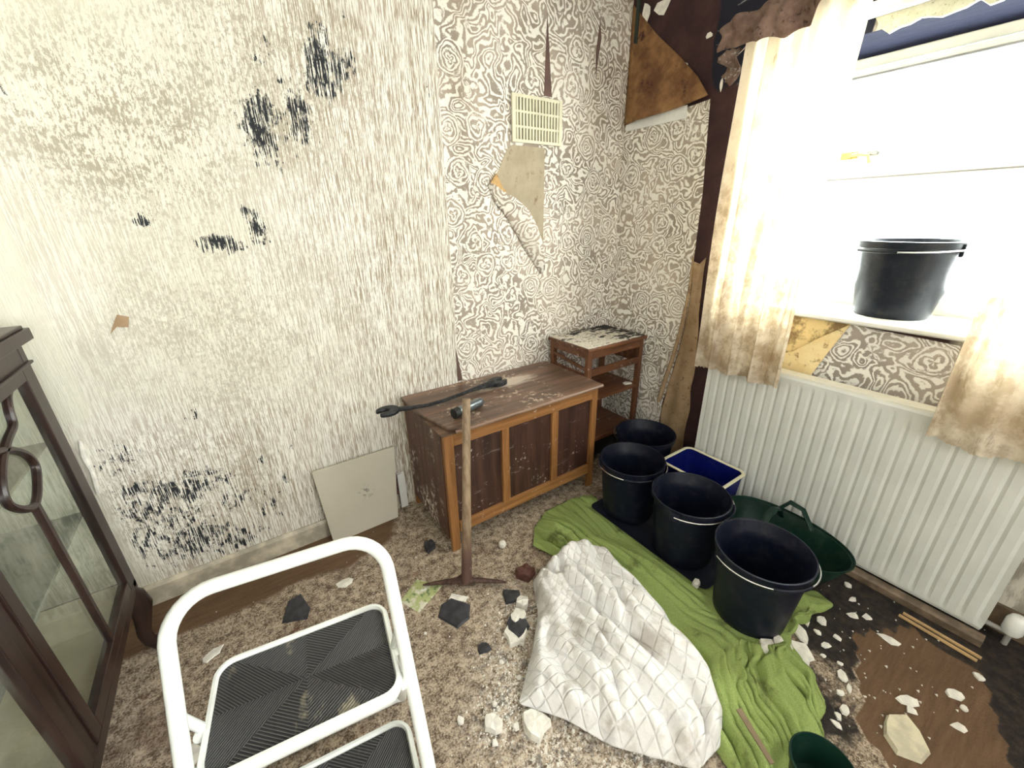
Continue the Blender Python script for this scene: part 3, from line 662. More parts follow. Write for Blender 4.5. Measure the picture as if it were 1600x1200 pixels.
# hanging mouldy paper around the curtain head
V = []; F = []; nu, nv = 40, 12
for i in range(nu):
    s = i/(nu-1); yy = -.615-.36*s; zt = 1.93+.05*s; zb = 1.845+.01*math.sin(9*s)+(.07*max(0, s-.75)/.25)
    for j in range(nv):
        t = j/(nv-1); V.append((-.195-.018*math.sin(14*s+2*t)-.012*math.sin(29*s+3)-.02*math.sin(PI*t), yy+.012*math.sin(8*t+5*s), zt+(zb-zt)*t+.005*math.sin(31*s)*t))
for i in range(nu-1):
    for j in range(nv-1): F.append((i*nv+j, i*nv+j+1, (i+1)*nv+j+1, (i+1)*nv+j))
o = mesh('hanging_mouldy_paper', V, F, M_pelp, None, True); o.modifiers.new('s', 'SOLIDIFY').thickness = .002
tag(o, 'crumpled brown mouldy paper hanging across the head of the left curtain', 'torn wallpaper')
rnd = random.Random(8); V = []; F = []
for i in range(9):
    for j in range(7):
        a, b = i/8, j/6; V.append((-.13-.04*a-.02*math.sin(5*a+4*b)+rnd.uniform(-.006, .006), -.585-.085*a+.02*math.sin(7*b), 1.86-.10*b*(.7+.5*a)+rnd.uniform(-.006, .006)))
for i in range(8):
    for j in range(6): F.append((i*7+j, i*7+j+1, (i+1)*7+j+1, (i+1)*7+j))
o = mesh('crumpled_paper_lump', V, F, paper('brown_and_white_paper', (.16, .09, .07), (.26, .18, .14), (.60, .56, .52), 14), None, True); o.modifiers.new('s', 'SOLIDIFY').thickness = .002
tag(o, 'crumpled brown and white paper lump at the top left corner of the left curtain', 'torn wallpaper')

# ------------------------------------------------------------ chest
def pale_lid_patch():  # blends a pale ellipse with a noisy rim into the lid colour
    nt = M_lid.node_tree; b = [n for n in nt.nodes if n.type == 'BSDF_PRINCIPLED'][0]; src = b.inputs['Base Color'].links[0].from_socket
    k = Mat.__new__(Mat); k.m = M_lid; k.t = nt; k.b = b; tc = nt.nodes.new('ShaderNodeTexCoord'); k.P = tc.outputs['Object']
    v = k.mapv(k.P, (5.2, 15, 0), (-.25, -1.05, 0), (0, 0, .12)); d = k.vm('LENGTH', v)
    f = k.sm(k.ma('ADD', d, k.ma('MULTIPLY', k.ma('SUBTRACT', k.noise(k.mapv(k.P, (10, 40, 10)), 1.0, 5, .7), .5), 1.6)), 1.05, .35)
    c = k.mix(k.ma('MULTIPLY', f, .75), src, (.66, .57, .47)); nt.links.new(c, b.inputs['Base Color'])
pale_lid_patch()
T = thing('blanket_chest', 'long brown wooden blanket chest with orange frame and three dark panels', 'chest', (-.925, -.22, 0))
hx, hy = .405, .205
mb = MB(); yf = -hy
mb.box(-hx+.042, hx-.035, yf, yf+.018, .500, .552).box(-hx+.042, hx-.035, yf, yf+.018, .085, .135)
mb.build('front_rail', M_frame, T, bevel=.0015)
for x0 in (-.145, .125): MB().box(x0, x0+.036, yf, yf+.018, .135, .500).build('muntin', M_framez, T, bevel=.0015)
for x0, x1 in ((-hx+.042, -.145), (-.109, .125), (.161, hx-.035)): MB().box(x0, x1, yf+.013, yf+.018, .135, .500).build('front_panel', M_panel, T)
for a, sy in ((-1, -1), (1, -1), (-1, 1), (1, 1)):
    x0, x1 = (-hx, -hx+.042) if a < 0 else (hx-.035, hx); y0, y1 = (yf, yf+.02) if sy < 0 else (hy-.02, hy)
    l = MB()
    if sy < 0 and a < 0: l.hexa([(x0, y0, 0), (x0+.036, y0, 0), (x0+.036, y1, 0), (x0, y1, 0), (x0, y0, .552), (x1, y0, .552), (x1, y1, .552), (x0, y1, .552)])
    else: l.box(x0, x1, y0, y1, 0, .552)
    l.build('leg', M_framez, T, bevel=.0015)
MB().box(-hx-.004, -hx+.012, yf+.02, hy-.02, .06, .552).build('side_panel', M_side, T); MB().box(hx-.012, hx, yf+.02, hy-.02, .06, .552).build('side_panel', M_side, T)
MB().box(-hx+.02, hx-.02, hy-.014, hy-.004, .06, .55).build('back_panel', M_panel, T); MB().box(-hx+.012, hx-.012, yf+.02, hy-.015, .07, .08).build('bottom_panel', M_panel, T)
rnd = random.Random(2)
lp = [(-.33, -hy-.018), (hx+.016, -hy-.018), (hx+.016, hy+.008), (-hx-.006, hy+.008), (-hx-.008, .03), (-hx+.002, -.03), (-hx+.012, -.08), (-hx+.02, -.13), (-.372, -.185), (-.352, -.20)]
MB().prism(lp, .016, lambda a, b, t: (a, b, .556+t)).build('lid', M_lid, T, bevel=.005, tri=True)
MB().box(-hx-.006, hx+.004, yf-.003, hy, .552, .5565).build('lid_core', wood('torn_chipboard', (.06, .03, .018), (.16, .09, .055), 0, .7, .9), T, bevel=.001)
MB().tube([(-.355, -.212, .562), (-.30, -.222, .565), (-.2, -.222, .564), (0, -.222, .564), (hx+.01, -.222, .564)], .0065, 8).build('lid_moulding', wood('worn_lid_edge', (.12, .07, .05), (.28, .18, .13), 0, .4), T, True)

# ------------------------------------------------------------ bedside table
T = thing('bedside_table', 'small broken wooden bedside table in the room corner, top covered in flaking white and black', 'bedside table', (-.285, -.175, 0))
hx, hy = .205, .145; M_bt = wood('red_brown_wood', (.07, .026, .012), (.19, .075, .032), 0, .45, .2); M_btz = wood('red_brown_wood_upright', (.07, .026, .012), (.19, .075, .032), 2, .45, .2)
for a in (-1, 1):
    for b in (-1, 1):
        x0 = a*hx-(.028 if a > 0 else 0); y0 = b*hy-(.024 if b > 0 else 0); MB().box(x0, x0+.028, y0, y0+.024, 0, .694).build('leg', M_btz, T, bevel=.002)
k = Mat('flaking_white_top'); n1 = k.noise(k.mapv(k.P, (9, 22, 9)), 1.0, 6, .75); s_ = k.sep(k.P)
bias = k.ma('ADD', n1, k.ma('MULTIPLY', k.ma('ADD', s_[1], s_[0]), .35))
c = k.mix(k.sm(k.noise(k.P, 90, 4, .7), .35, .5), (.30, .25, .19), (.72, .68, .58)); c = k.mix(k.sm(bias, .50, .56), c, (.015, .012, .010)); k.bump(n1, 1.0, .012); M_flake = k.fin(c, .75)
MB().box(-hx-.012, hx+.012, -hy-.012, hy+.008, .694, .710).build('table_top', M_bt, T, bevel=.003)
V, F = gridmesh(np.linspace(-hx-.004, hx+.002, 40), np.linspace(-hy-.004, hy, 30), lambda a, b: True, lambda u, v: (u, v, .7112+.004*abs(math.sin(u*40+3*math.sin(v*50)))*(1 if (u+v) > -.05 else .3)))
o = mesh('flaking_veneer', V, F, M_flake, T, True); o.modifiers.new('s', 'SOLIDIFY').thickness = .001
MB().box(-hx+.028, hx-.028, -hy, -hy+.016, .652, .694).box(-hx+.028, hx-.028, -hy, -hy+.016, .560, .596).build('front_rail', M_bt, T, bevel=.0015)
m1 = MB(); m1.box(-hx, -hx+.014, -hy+.024, hy-.024, .655, .694).box(-hx, -hx+.014, -hy+.024, hy-.024, .552, .572)
m1.hexa([(-hx-.002, -hy+.024, .590), (-hx+.010, -hy+.024, .590), (-hx+.010, hy-.024, .622), (-hx-.002, hy-.024, .622), (-hx-.002, -hy+.024, .606), (-hx+.010, -hy+.024, .606), (-hx+.010, hy-.024, .638), (-hx-.002, hy-.024, .638)])
m1.build('side_rail', M_bt, T, bevel=.0015)
MB().box(hx-.014, hx, -hy+.024, hy-.024, .56, .694).build('side_rail', M_bt, T)
MB().box(-hx+.004, hx-.004, -hy+.002, hy-.004, .415, .433).build('shelf', M_bt, T, bevel=.002)
MB().box(-hx+.004, hx-.004, -hy+.002, hy-.004, .168, .19).build('shelf', M_bt, T, bevel=.002)
tag(MB().prism([(-.165, -.29), (-.125, -.305), (-.115, -.29), (-.135, -.265), (-.16, -.27)], .006, lambda a, b, t: (a, b, .4345+t)).build('plaster_chip', M_chip), 'white plaster chip on the middle shelf of the bedside table', 'plaster chip')

# ------------------------------------------------------------ display cabinet
T = thing('display_cabinet', 'dark walnut glazed china cabinet on cabriole legs at the left edge', 'cabinet', (-2.472, -.759, 0))
hx, hy = .165, .549; ZB, ZT = .263, 1.046
def strip(parent, name, *boxes, mat=M_walnut, bevel=.002):
    m = MB()
    for b in boxes: m.box(*b)
    return m.build(name, mat, parent, bevel=bevel)
for a in (-1, 1):
    for b in (-1, 1):
        strip(T, 'corner_post', (a*hx-(.03 if a > 0 else 0), a*hx+(.03 if a < 0 else 0), b*hy-(.03 if b > 0 else 0), b*hy+(.03 if b < 0 else 0), ZB, ZT))
strip(T, 'centre_stile', (hx-.028, hx-.002, -.016, .016, ZB+.02, ZT-.05))
strip(T, 'base_rail', (-hx, hx, -hy, hy, ZB-.012, ZB+.022))
strip(T, 'cornice', (-hx-.002, hx+.020, -hy-.022, hy+.022, ZT, ZT+.028), (-hx, hx+.012, -hy-.012, hy+.012, ZT+.028, ZT+.036), (hx-.004, hx+.006, -hy-.006, hy+.006, ZT-.055, ZT-.048))
strip(T, 'top_rail', (hx-.028, hx-.001, -hy+.03, hy-.03, ZT-.05, ZT), (-hx+.03, hx-.03, hy-.02, hy, ZT-.05, ZT), (-hx+.03, hx-.03, -hy, -hy+.02, ZT-.05, ZT))
M_lin = simple('pale_lining', (.70, .71, .63), .8, var=.05); M_base = simple('beige_felt_base', (.42, .38, .28), .9, var=.08)
strip(T, 'side_glass', (-hx+.03, hx-.03, hy-.012, hy-.009, ZB, ZT-.05), mat=M_glassd, bevel=0); strip(T, 'side_glass', (-hx+.03, hx-.03, -hy+.009, -hy+.012, ZB, ZT-.05), mat=M_glassd, bevel=0)
strip(T, 'back_panel', (-hx+.002, -hx+.008, -hy+.03, hy-.03, ZB, ZT), mat=M_lin, bevel=0)
strip(T, 'base_lining', (-hx+.01, hx-.03, -hy+.013, hy-.013, ZB+.022, ZB+.026), mat=M_base, bevel=0)
M_shelf = glass('smoked_shelf_glass', .9, (.62, .63, .55))
for z, cc in ((.556, (.22, .22, .18)), (.779, (.30, .28, .21))): strip(T, 'shelf', (-hx+.01, hx-.030, -hy+.014, hy-.014, z, z+.008), mat=simple('painted_shelf', cc, .5, var=.08), bevel=.002)
loop = [(.0, .335), (.033, .335)]
def door(y0, y1):   # in cabinet coordinates
    D = strip(T, 'door', (hx-.020, hx+.002, y0, y0+.034, ZB+.026, ZT-.052), (hx-.020, hx+.002, y1-.034, y1, ZB+.026, ZT-.052), (hx-.020, hx+.002, y0+.034, y1-.034, ZB+.026, ZB+.060), (hx-.020, hx+.002, y0+.034, y1-.034, ZT-.082, ZT-.052))
    strip(D, 'glass_pane', (hx-.011, hx-.009, y0+.03, y1-.03, ZB+.055, ZT-.075), mat=M_glassd, bevel=0)
    c = (y0+y1)/2; g = MB()
    path = [(0.2, 0.97), (0.158, 0.974), (0.116, 0.961), (0.093, 0.933), (0.079, 0.905), (0.028, 0.891), (-0.028, 0.868), (-0.07, 0.835), (-0.082, 0.802), (-0.06, 0.775), (-0.028, 0.753), (0.0, 0.744)]
    for sgn in (1, -1):
        P = []
        raw = [(hx-.006, c+sgn*a, b) for a, b in path]
        for i in range(len(raw)-1):
            for t in (0, .25, .5, .75):
                p0 = Vector(raw[max(i-1, 0)]); p1 = Vector(raw[i]); p2 = Vector(raw[i+1]); p3 = Vector(raw[min(i+2, len(raw)-1)])
                P.append(.5*((2*p1)+(-p0+p2)*t+(2*p0-5*p1+4*p2-p3)*t*t+(-p0+3*p1-3*p2+p3)*t**3))
        P.append(Vector(raw[-1])); g.tube(P, .008, 8)
    g.box(hx-.012, hx+.001, c-.007, c+.007, ZB+.06, .748)
    g.build('glazing_bar', M_walnut, D, True)
    return D
door(.018, hy-.030); D2 = door(-hy+.030, -.018)
def cab_leg(x, y, dx, dy):
    pts = []; rr = []
    for t, off, r in ((0, .0, .032), (.10, .016, .034), (.25, .026, .030), (.45, .016, .022), (.65, .004, .018), (.80, .008, .018), (.90, .028, .024), (1.0, .040, .028)):
        pts.append((x+dx*off, y+dy*off, (ZB-.012)*(1-t)+(.006 if t == 1 else 0))); rr.append(r)
    MB().tube(pts, rr, 14).build('cabriole_leg', M_walnut, T, True)
for a in (-1, 1):
    for b in (-1, 1): cab_leg(a*(hx-.03), b*(hy-.03), a*.8, b*.5)

# ------------------------------------------------------------ step stool
T = thing('step_stool', 'white folding two-step stool with black ribbed treads and a hoop handrail', 'step stool', (-1.91, -.96, 0), -.148)
kk, y0_, zt, w_, rr_ = .61, -.082, .667, .194, .08
Ln = math.hypot(1, kk)
def pt(lx, z): return Vector((lx, y0_+kk*(z-.42), z))
P = [pt(-w_, z) for z in np.linspace(.015, zt-rr_/Ln, 8)]
P += [pt(-w_+rr_-rr_*math.cos(a), zt-rr_/Ln+rr_*math.sin(a)/Ln) for a in np.linspace(.1, PI/2, 9)]
P += [pt(w_-rr_+rr_*math.sin(a), zt-rr_/Ln+rr_*math.cos(a)/Ln) for a in np.linspace(0, PI/2-.1, 9)]
P += [pt(w_, z) for z in np.linspace(zt-rr_/Ln, .015, 8)]
MB().tube(P, .0138, 14).build('hoop_frame', M_alu, T, True)
def k_tread():
    k = Mat('black_ribbed_tread'); s = k.sep(k.P)
    ax = k.ma('ABSOLUTE', s[0]); ay = k.ma('ABSOLUTE', s[1])
    side = k.ma('MULTIPLY', k.ma('SIGN', s[0]), k.ma('SIGN', s[1]))
    d1 = k.ma('SUBTRACT', k.ma('MULTIPLY', ax, 1.0), k.ma('MULTIPLY', ay, 1.3))
    horiz = k.ma('GREATER_THAN', k.ma('ADD', k.ma('MULTIPLY', side, 1.0), 0), 0)
    w1 = k.ma('SINE', k.ma('MULTIPLY', k.ma('ADD', k.ma('MULTIPLY', ax, .75), ay), 900)); w2 = k.ma('SINE', k.ma('MULTIPLY', k.ma('SUBTRACT', k.ma('MULTIPLY', ax, 1.1), ay), 900))
    h = k.sep(k.mix(k.ma('GREATER_THAN', d1, 0.0), w1, w2))[0]
    line = k.sm(h, .45, .9)
    c = k.mix(line, (.012, .012, .014), (.11, .105, .10))
    st = k.sm(k.noise(k.mapv(k.P, (16, 9, 8), rot=(0, 0, .5)), 1.0, 4, .6), .6, .7)
    c = k.mix(k.ma('MULTIPLY', st, .55), c, (.38, .34, .24)); k.bump(h, .6, .002)
    return k.fin(c, k.ma('SUBTRACT', .62, k.ma('MULTIPLY', k.noise(k.P, 12, 3), .25)), spec=.5)
M_tread = k_tread()
def rrect(a, b, r, n=7):
    out = []
    for cx, cy, t0 in ((a-r, b-r, 0), (-a+r, b-r, PI/2), (-a+r, -b+r, PI), (a-r, -b+r, 1.5*PI)):
        for i in range(n): t = t0+PI/2*i/(n-1); out.append((cx+r*math.cos(t), cy+r*math.sin(t)))
    return out
for (cy, z, hd) in ((.0, .42, .113), (-.145, .208, .105)):
    tr = MB().prism(rrect(.166, hd-.008, .028), .012, lambda a, b, t: (a, b, t)).build('tread', M_tread, T); tr.location = (.0, cy, z-.012)
    fr_ = MB(); fr_.tube([(a, b, .002) for a, b in rrect(.172, hd, .034)], .012, 8, closed=True, sec=(.62, 1.5)); fr_.build('tread_frame', M_alu, tr, True)
    for s in (-1, 1): MB().box(s*.172-(.0 if s > 0 else .02), s*.172+(.02 if s > 0 else 0), -.02+(y0_+kk*(z-.42))-cy, .01+(y0_+kk*(z-.42))-cy, -.012, .004).build('tread_bracket', M_alu, tr, bevel=.002)
rl = []
for s in (-1, 1): rl.append([Vector((s*.18, -.03, .425)), Vector((s*.18, .02, .30)), Vector((s*.18, .10, .10)), Vector((s*.18, .135, .012))])
P = rl[0][::1]; pts = [rl[0][0], rl[0][1], rl[0][2], rl[0][3], Vector((-.165, .14, .012)), Vector((.165, .14, .012)), rl[1][3], rl[1][2], rl[1][1], rl[1][0]]
MB().tube(pts, .011, 12).build('rear_leg_frame', M_alu, T, True)
for s in (-1, 1): MB().tube([(s*w_-(.0), y0_+kk*(.50-.42), .50), (s*.178, -.02, .432)], .009, 10).build('folding_link', M_alu, T, True)
for s in (-1, 1): MB().lathe([(.016, 0), (.016, .02), (.013, .03)], 12, (s*w_, y0_-kk*.42+.005, 0)).build('rubber_foot', M_rubber, T, True)

# ------------------------------------------------------------ buckets
def make_bucket(label, mat, loc, rz, R_=.148, H_=.28, rb=.112, bail_drop=.0, bail_side=1, up=0.0, group=None):
    T = thing('builders_bucket', label, 'bucket', loc, rz, group)
    pr = [(rb-.004, 0), (rb, .004)] + [(rb+(R_-.012-rb)*t, .004+(H_-.03)*t) for t in np.linspace(.1, 1, 8)]
    pr += [(R_-.010, H_-.024), (R_-.003, H_-.022), (R_-.002, H_-.004), (R_-.001, H_), (R_-.006, H_+.001), (R_-.010, H_-.004), (R_-.014, H_-.03)] + [(rb-.005+(R_-.016-rb)*t, .008+(H_-.045)*t) for t in np.linspace(1, 0, 8)]
    MB().lathe(pr, 56).build('bucket_body', mat, T, True)
    ear = []
    for s in (-1, 1):
        e = MB().box(s*(R_-.004)-.006, s*(R_-.004)+.006, -.020, .020, H_-.045, H_-.006); ear.append(e.build('handle_lug', mat, T, bevel=.003))
    N = 40; pts = []
    for i in range(N+1):
        a = PI*i/N; rr = R_+.006
        x = rr*math.cos(a); y = bail_side*rr*math.sin(a)*math.cos(up); z = H_-.022 + rr*math.sin(a)*math.sin(up) + bail_drop*math.sin(a)
        pts.append((x, y, z))
    MB().tube(pts, .0027, 8).build('wire_handle', M_steel, T, True)
    g = pts[N//2-5:N//2+6]
    g = [(p[0]*1.0, p[1]*1.0, p[2]) for p in g]
    MB().tube(g, .0048, 10).build('handle_grip', mat, T, True)
    return T
make_bucket('large black builders bucket nearest the camera on the green towel', M_bucket, (-.612, -1.280, .010), math.radians(-32), bail_drop=.006, bail_side=-1, up=.0)
make_bucket('black builders bucket between the nearest bucket and the blue box', M_bucket, (-.551, -.975, .0135), math.radians(12), bail_side=-1, bail_drop=.004)
make_bucket('black builders bucket beside the right end of the chest', M_bucket, (-.536, -.672, .0135), math.radians(-40), R_=.145, bail_side=-1, bail_drop=.0)
make_bucket('black builders bucket in the corner below the bedside table shelf', M_bucket, (-.27, -.535, .0), math.radians(-20), bail_side=1, bail_drop=.012)
make_bucket('black builders bucket standing on the bright window sill', M_bucket2, (.150, -1.225, .9462), math.radians(70), R_=.160, H_=.262, rb=.108, bail_side=1, bail_drop=-.01)

# blue box with cream rim
T = thing('blue_plastic_box', 'blue plastic box with a cream rim between the buckets and radiator', 'box', (-.245, -.842, 0), 0)
def tray_mesh(a0, b0, a1, b1, H_, t=.004, r=.03):
    o0 = rrect(a0, b0, r); o1 = rrect(a1, b1, r); i1 = rrect(a1-t, b1-t, r-t); i0 = rrect(a0-t, b0-t, r-t); n = len(o0)
    V = [(x, y, 0) for x, y in o0]+[(x, y, H_) for x, y in o1]+[(x, y, H_) for x, y in i1]+[(x, y, t) for x, y in i0]
    F = [tuple(range(n))[::-1], tuple(3*n+i for i in range(n))]
    for k_ in range(3):
        for i in range(n): F.append((k_*n+i, k_*n+(i+1) % n, (k_+1)*n+(i+1) % n, (k_+1)*n+i))
    return MB().add(V, F)
tray_mesh(.088, .128, .108, .142, .225).build('box_body', M_blue, T, True)
MB().tube([(x, y, .226) for x, y in rrect(.110, .144, .034)], .008, 8, closed=True, sec=(1.0, .5)).build('box_rim', M_cream, T, True)
# navy tray under the buckets
o = tray_mesh(.130, .29, .14, .30, .009, .003).build('shallow_tray', simple('navy_plastic', (.006, .008, .018), .5), None, True); o.location = (-.53, -.855, .0095); o.rotation_euler = (0, 0, 0)
tag(o, 'flat dark navy tray under the two middle buckets', 'tray')
# oval green trug
T = thing('garden_trug', 'shallow dark green oval plastic trug between the front bucket and the radiator', 'trug', (-.290, -1.225, 0), math.radians(-4))
n = 52; V = []; F = []
prof = [(.55, .0), (.70, .02), (.88, .085), (.985, .135), (1.0, .15), (1.02, .152), (1.02, .146), (.975, .142), (.86, .09), (.68, .028), (.53, .008)]
for r_, z in prof:
    for j in range(n):
        a = 2*PI*j/n; V.append((.145*r_*math.cos(a), .225*r_*math.sin(a), z+.012*abs(math.sin(a))**2*(z > .05)))
for i in range(len(prof)-1):
    for j in range(n): F.append((i*n+j, i*n+(j+1) % n, (i+1)*n+(j+1) % n, (i+1)*n+j))
F += [tuple(range(n))[::-1], tuple((len(prof)-1)*n+j for j in range(n))]
MB().add(V, F).build('trug_body', M_green, T, True)
MB().tube([(.10, .06, .14), (.07, .062, .185), (.03, .06, .205), (-.02, .058, .20), (-.07, .055, .165), (-.08, .055, .14)], .011, 10, sec=(1.3, .6)).build('trug_handle', M_green, T, True)
MB().tube([(.115, -.05, .14), (.125, -.0, .20), (.125, .05, .205), (.118, .09, .14)], .010, 10, sec=(1.2, .6)).build('trug_handle', M_green, T, True)
T = thing('green_pot', 'dark green plastic pot cut off by the bottom edge of the picture', 'pot', (-.972, -1.622, .014))
MB().lathe([(.05, 0), (.062, .075), (.066, .08), (.068, .095), (.064, .097), (.060, .085), (.047, .006)], 32).build('pot_body', M_green, T, True)
o = MB().hexa([(-.006, 0, -.002), (.006, 0, -.002), (.008, .12, -.002), (-.008, .12, -.002), (-.006, 0, .002), (.006, 0, .002), (.008, .12, .002), (-.008, .12, .002)]).build('wooden_stick', simple('brown_stick', (.20, .14, .08), .7), None, bevel=.001)
o.location = (-1.045, -1.55, .078); o.rotation_euler = (0, 0, math.radians(-25)); tag(o, 'thin brown stick lying on the green towel beside the green pot', 'stick')

# ------------------------------------------------------------ pick hammer, wrench, torch, tile
T = thing('pick_hammer', 'rusty double-ended pick with a long wooden handle leaning on the chest', 'hammer', (-1.368, -.612, .0))
a_ = Vector((-1.505+1.368, -.515+.612, .010)); b_ = Vector((-1.238+1.368, -.69+.612, .010)); mid = Vector((0, 0, .030)); P = []; rr = []
for i in range(21):
    t = i/20; p = a_.lerp(b_, t); h = 1-abs(2*t-1); p.z = .010+.020*h**.8 + .0; P.append(p); rr.append(.004+.010*h**.7+.009*(h > .86))
MB().tube(P, rr, 12, sec=(1.0, .8)).build('pick_head', M_rust, T, True)
k = Mat('worn_ash_handle'); s = k.sep(k.P)
c = k.mix(k.sm(k.noise(k.mapv(k.P, (60, 60, 5)), 1.0, 5, .6), .3, .7), (.16, .10, .055), (.34, .25, .16)); c = k.mix(k.sm(s[2], .25, .10), c, (.10, .050, .040)); c = k.mix(k.ma('MULTIPLY', k.sm(k.noise(k.P, 30, 5, .7), .6, .68), k.sm(s[2], .3, .15)), c, (.55, .5, .45))
M_ash = k.fin(c, .5)
top = Vector((-1.242+1.368, -.462+.612, .700)); P = []; rr = []
for i in range(16):
    t = i/15; p = Vector((0, 0, .020)).lerp(top, t); P.append(p); rr.append(.0215-.006*t+.003*math.sin(PI*t*1.0)*-.5)
MB().tube(P, rr, 16, sec=(1, .85)).build('handle', M_ash, T, True)

def spanner_head(mb, cx, cy, z, ang, R_, gap, th):
    pl = []; jaw = .95*R_
    for i in range(25):
        a = math.radians(38)+i*(2*PI-2*math.radians(38))/24; pl.append((R_*math.cos(a)*1.15, R_*math.sin(a)))
    pl += [(.98*R_*.95, -gap), (-.05*R_, -gap*.9), (-.25*R_, 0), (-.05*R_, gap*.9), (.98*R_*.95, gap)]
    ca, sa = math.cos(ang), math.sin(ang)
    n = len(pl); f = lambda x, y, t: (cx+ca*x-sa*y, cy+sa*x+ca*y, z-th/2+t)
    return mb.prism(pl, th, f)
T = thing('spanner', 'large black iron double-ended spanner lying across the chest lid', 'spanner', (-1.19, -.19, .572))
mb = MB(); spanner_head(mb, -.262, .006, .030, PI+.12, .042, .014, .016); mb.build('open_jaw', M_iron, T, bevel=.004)
mb = MB(); spanner_head(mb, .275, .030, .020, .1, .040, .013, .022); mb.build('open_jaw', M_iron, T, bevel=.004)
P = [(-.232, .004, .029), (-.17, -.006, .024), (-.10, -.014, .020), (-.02, -.012, .020), (.06, .002, .020), (.13, .018, .020), (.19, .025, .020), (.245, .028, .020)]
MB().tube(P, [.013, .010, .009, .009, .009, .010, .014, .020], 10, sec=(1.2, .8)).build('shank', M_iron, T, True)
T = thing('torch', 'grey metal cylinder with a black cap lying behind the pick handle on the chest', 'torch', (-1.165, -.325, .5925), math.radians(15))
for nm, mt, x0, x1, pr in (('torch_body', M_chrome, 0, 0, [(.014, -.055), (.0195, -.053), (.0195, .062), (.016, .075), (.010, .080)]), ('black_cap', M_rubber, 0, 0, [(.010, -.082), (.0205, -.080), (.0212, -.054), (.014, -.053)])):
    o = MB().lathe(pr, 24).build(nm, mt, T, True); o.rotation_euler = (0, PI/2, 0)
k = Mat('fawn_board'); c = k.mix(k.sm(k.noise(k.P, 3, 3), .3, .7), (.50, .47, .37), (.56, .52, .42)); d_ = k.sm(k.vm('DISTANCE', k.P, (.02, -.02, .18)), .06, .01)
c = k.mix(k.ma('MULTIPLY', d_, k.sm(k.noise(k.P, 60, 4, .7), .52, .6)), c, (.06, .05, .045)); M_tile = k.fin(c, .6)
o = MB().hexa([(-.155, -.078, .001), (.135, -.074, .001), (.135, -.064, .001), (-.155, -.068, .001), (-.172, -.026, .345), (.178, -.024, .345), (.178, -.014, .345), (-.172, -.016, .345)]).build('square_board', M_tile, None, bevel=.001)
o.location = (-1.578, 0, 0); tag(o, 'square fawn board leaning against the wall left of the chest', 'board')
o = MB().box(-1.405, -1.37, -.02, -.002, .0, .19).build('white_batten', M_white, None, bevel=.002); tag(o, 'short upright white batten between the fawn board and the chest', 'batten')
o = MB().box(-1.425, -1.407, -.012, -.001, .02, .20).build('bare_wall_patch', M_terra, None); tag(o, 'dark brown gap of bare wall between the fawn board and the white batten', 'wall patch')

